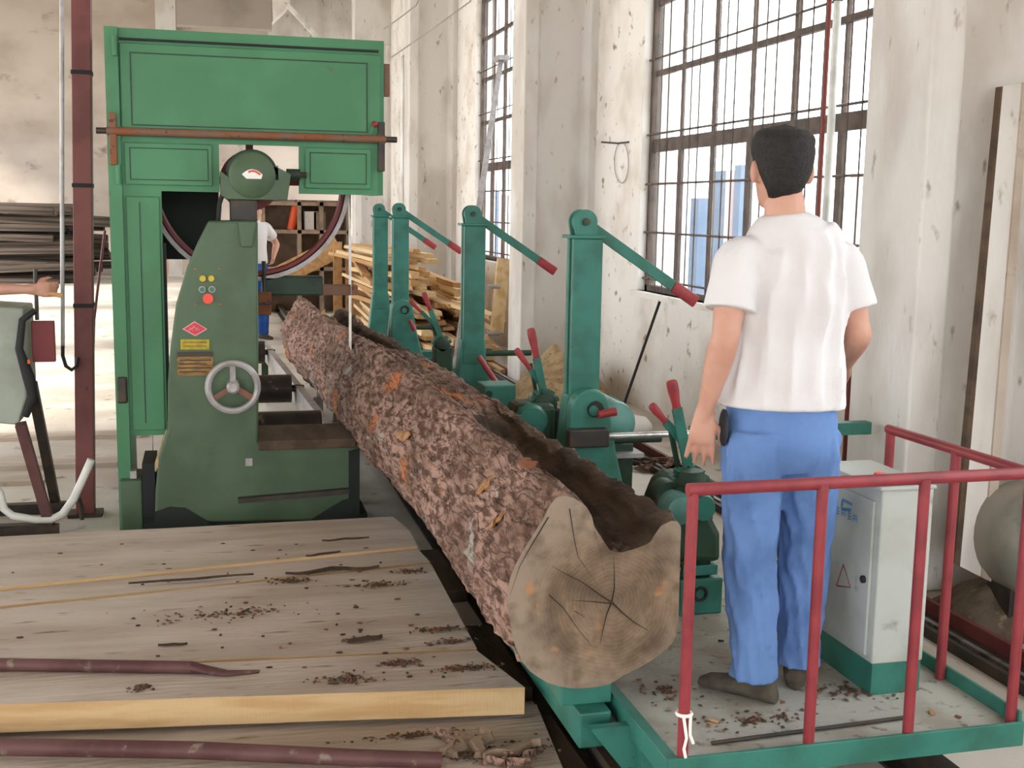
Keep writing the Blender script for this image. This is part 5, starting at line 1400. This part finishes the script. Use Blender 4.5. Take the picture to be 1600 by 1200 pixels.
MB().lathe(fc + V((0, -.125, 0)), (0, 1, 0), [(.06, 0), (.115, .01), (.115, .03)], 20).build('hub', 'fan_casing', fan, True)
MB().bb(fc.x - .14, fc.x + .14, fc.y, fc.y + .16, 0, fc.z - .15).build('stand', 'dark_iron', fan, bevel=.006)
# slab leaning in the corner
ls = thing('leaning_slab', 'long weathered slab leaning against the right-hand column', 'slab', P(1515, 900, y=4.22))
tl, tr_, br_, bl_ = P(1566, 135, y=4.52), P(1603, 128, y=4.52), P(1540, 905, y=4.22), P(1500, 885, y=4.22)
def quad_prism(a, b_, c, d, t): return MB().prism([a, b_, c, d], (0, t, 0))
quad_prism(tl, tr_, br_, bl_, .03).build('face', 'column_concrete', ls)
quad_prism(lerp(tl, tr_, -.06), lerp(tl, tr_, .03), lerp(bl_, br_, .03), lerp(bl_, br_, -.22), .035).build('dark_edge', 'sleeper_wood', ls)  # darker strip along the left edge
quad_prism(lerp(tl, tr_, .82) + V((0, -.012, 0)), lerp(tl, tr_, 1.12) + V((0, -.012, 0)), lerp(bl_, br_, 1.15) + V((0, -.012, 0)), lerp(bl_, br_, .8) + V((0, -.012, 0)), .04).build('pale_edge', 'plank_dust', ls)
# ---------------------------------------------------------------- far furniture seen through the wheel
YB = 19.5
cu = thing('storage_rack', 'brown wooden rack with open shelves beyond the wheel', 'rack', P(450, 480, y=YB))
x0, x1 = P(412, 400, y=YB).x, P(545, 400, y=YB).x
zt_ = P(450, 312, y=YB).z
for xx in (x0, lerp(x0, x1, .42), lerp(x0, x1, .68), x1): MB().bb(xx - .03, xx + .03, YB, YB + .5, 0, zt_).build('upright', 'cupboard_brown', cu)
for py in (318, 362, 420): MB().bb(x0, x1, YB, YB + .5, P(450, py, y=YB).z - .03, P(450, py, y=YB).z + .03).build('shelf', 'cupboard_brown', cu)
MB().bb(x0, x1, YB + .5, YB + .52, 0, zt_).build('back_panel', 'cupboard_brown', cu)
zs = P(450, 362, y=YB).z + .03
cp = P(458, 350, y=YB + .15)
o = thing('orange_canister', 'tilted orange-red canister on the rack shelf', 'canister', (cp.x, YB + .15, zs))
MB().cyl((cp.x - .03, YB + .18, zs), (cp.x + .06, YB + .18, zs + .42), .07, n=14).build('tank', 'orange_red', o, True)
MB().cyl((cp.x + .06, YB + .18, zs + .42), (cp.x + .07, YB + .18, zs + .48), .035, .025, n=10).build('neck', 'dark_iron', o, True)
for a, lab, mm in ((486, 'pale box standing on the rack shelf beside the canister', 'column_concrete'), (500, 'brown box on the rack shelf under the wheel housing', 'cupboard_brown')):
    p = P(a, 350, y=YB)
    o = MB().bb(p.x - .1, p.x + .1, YB + .08, YB + .4, zs, zs + .3).build('storage_box', mm, bevel=.01); tag(o, lab, 'box')
o = MB().beam(V((P(440, 440, y=17.5).x - 1.2, 17.5, .12)), P(530, 385, y=17.5), .05, .3, (0, 0, 1)).build('slanting_board', 'tan_wood')
tag(o, 'wide tan board slanting behind the lower rim of the wheel', 'board')
for a, w_, lab in ((528, .06, 'narrow pale stud standing behind the saw blade'), (558, .16, 'tan plank standing upright beside the saw blade')):
    p = P(a, 440, y=16.8)
    o = MB().bb(p.x - w_, p.x + w_, 16.8, 16.85, 0, P(a, 378 if a < 540 else 392, y=16.8).z).build('standing_plank', 'tan_wood'); tag(o, lab, 'plank')
bk = thing('brick_pier', 'pink brick pier rising behind the saw column', 'pier', P(325, 480, y=21))
x0, x1 = P(309, 330, y=21).x, P(343, 330, y=21).x
MB().bb(x0, x1, 21.01, 21.4, 0, 2.3).build('core', 'mortar', bk)
row = 0; z = 0.01
while z < 2.24:
    off = 0 if row % 2 else -.5
    bwid = (x1 - x0) / 1.5
    xx = x0 + (bwid * off if off else 0)
    while xx < x1 - .02:
        a, b_ = max(xx, x0) + .006, min(xx + bwid, x1) - .006
        if b_ - a > .03: MB().bb(a, b_, 20.99, 21.06, z, z + .062).build('brick', 'brick_pink', bk)
        xx += bwid
    z += .074; row += 1
# overhead wires
for i, (a, b_, c, d) in enumerate(((608, 92, 735, 2), (600, 45, 650, 8))):
    o = MB().tube([P(a, b_, y=18), P((a + c) / 2, (b_ + d) / 2 + 1, y=16), P(c, d, y=14), V((CX - .01, 11.6, 5.6))], .010, 5).build('overhead_wire', 'cable_grey')
    tag(o, ('long grey wire slanting from the barred window to the saw top', 'short grey wire running above the longer slanting one')[i], 'wire')
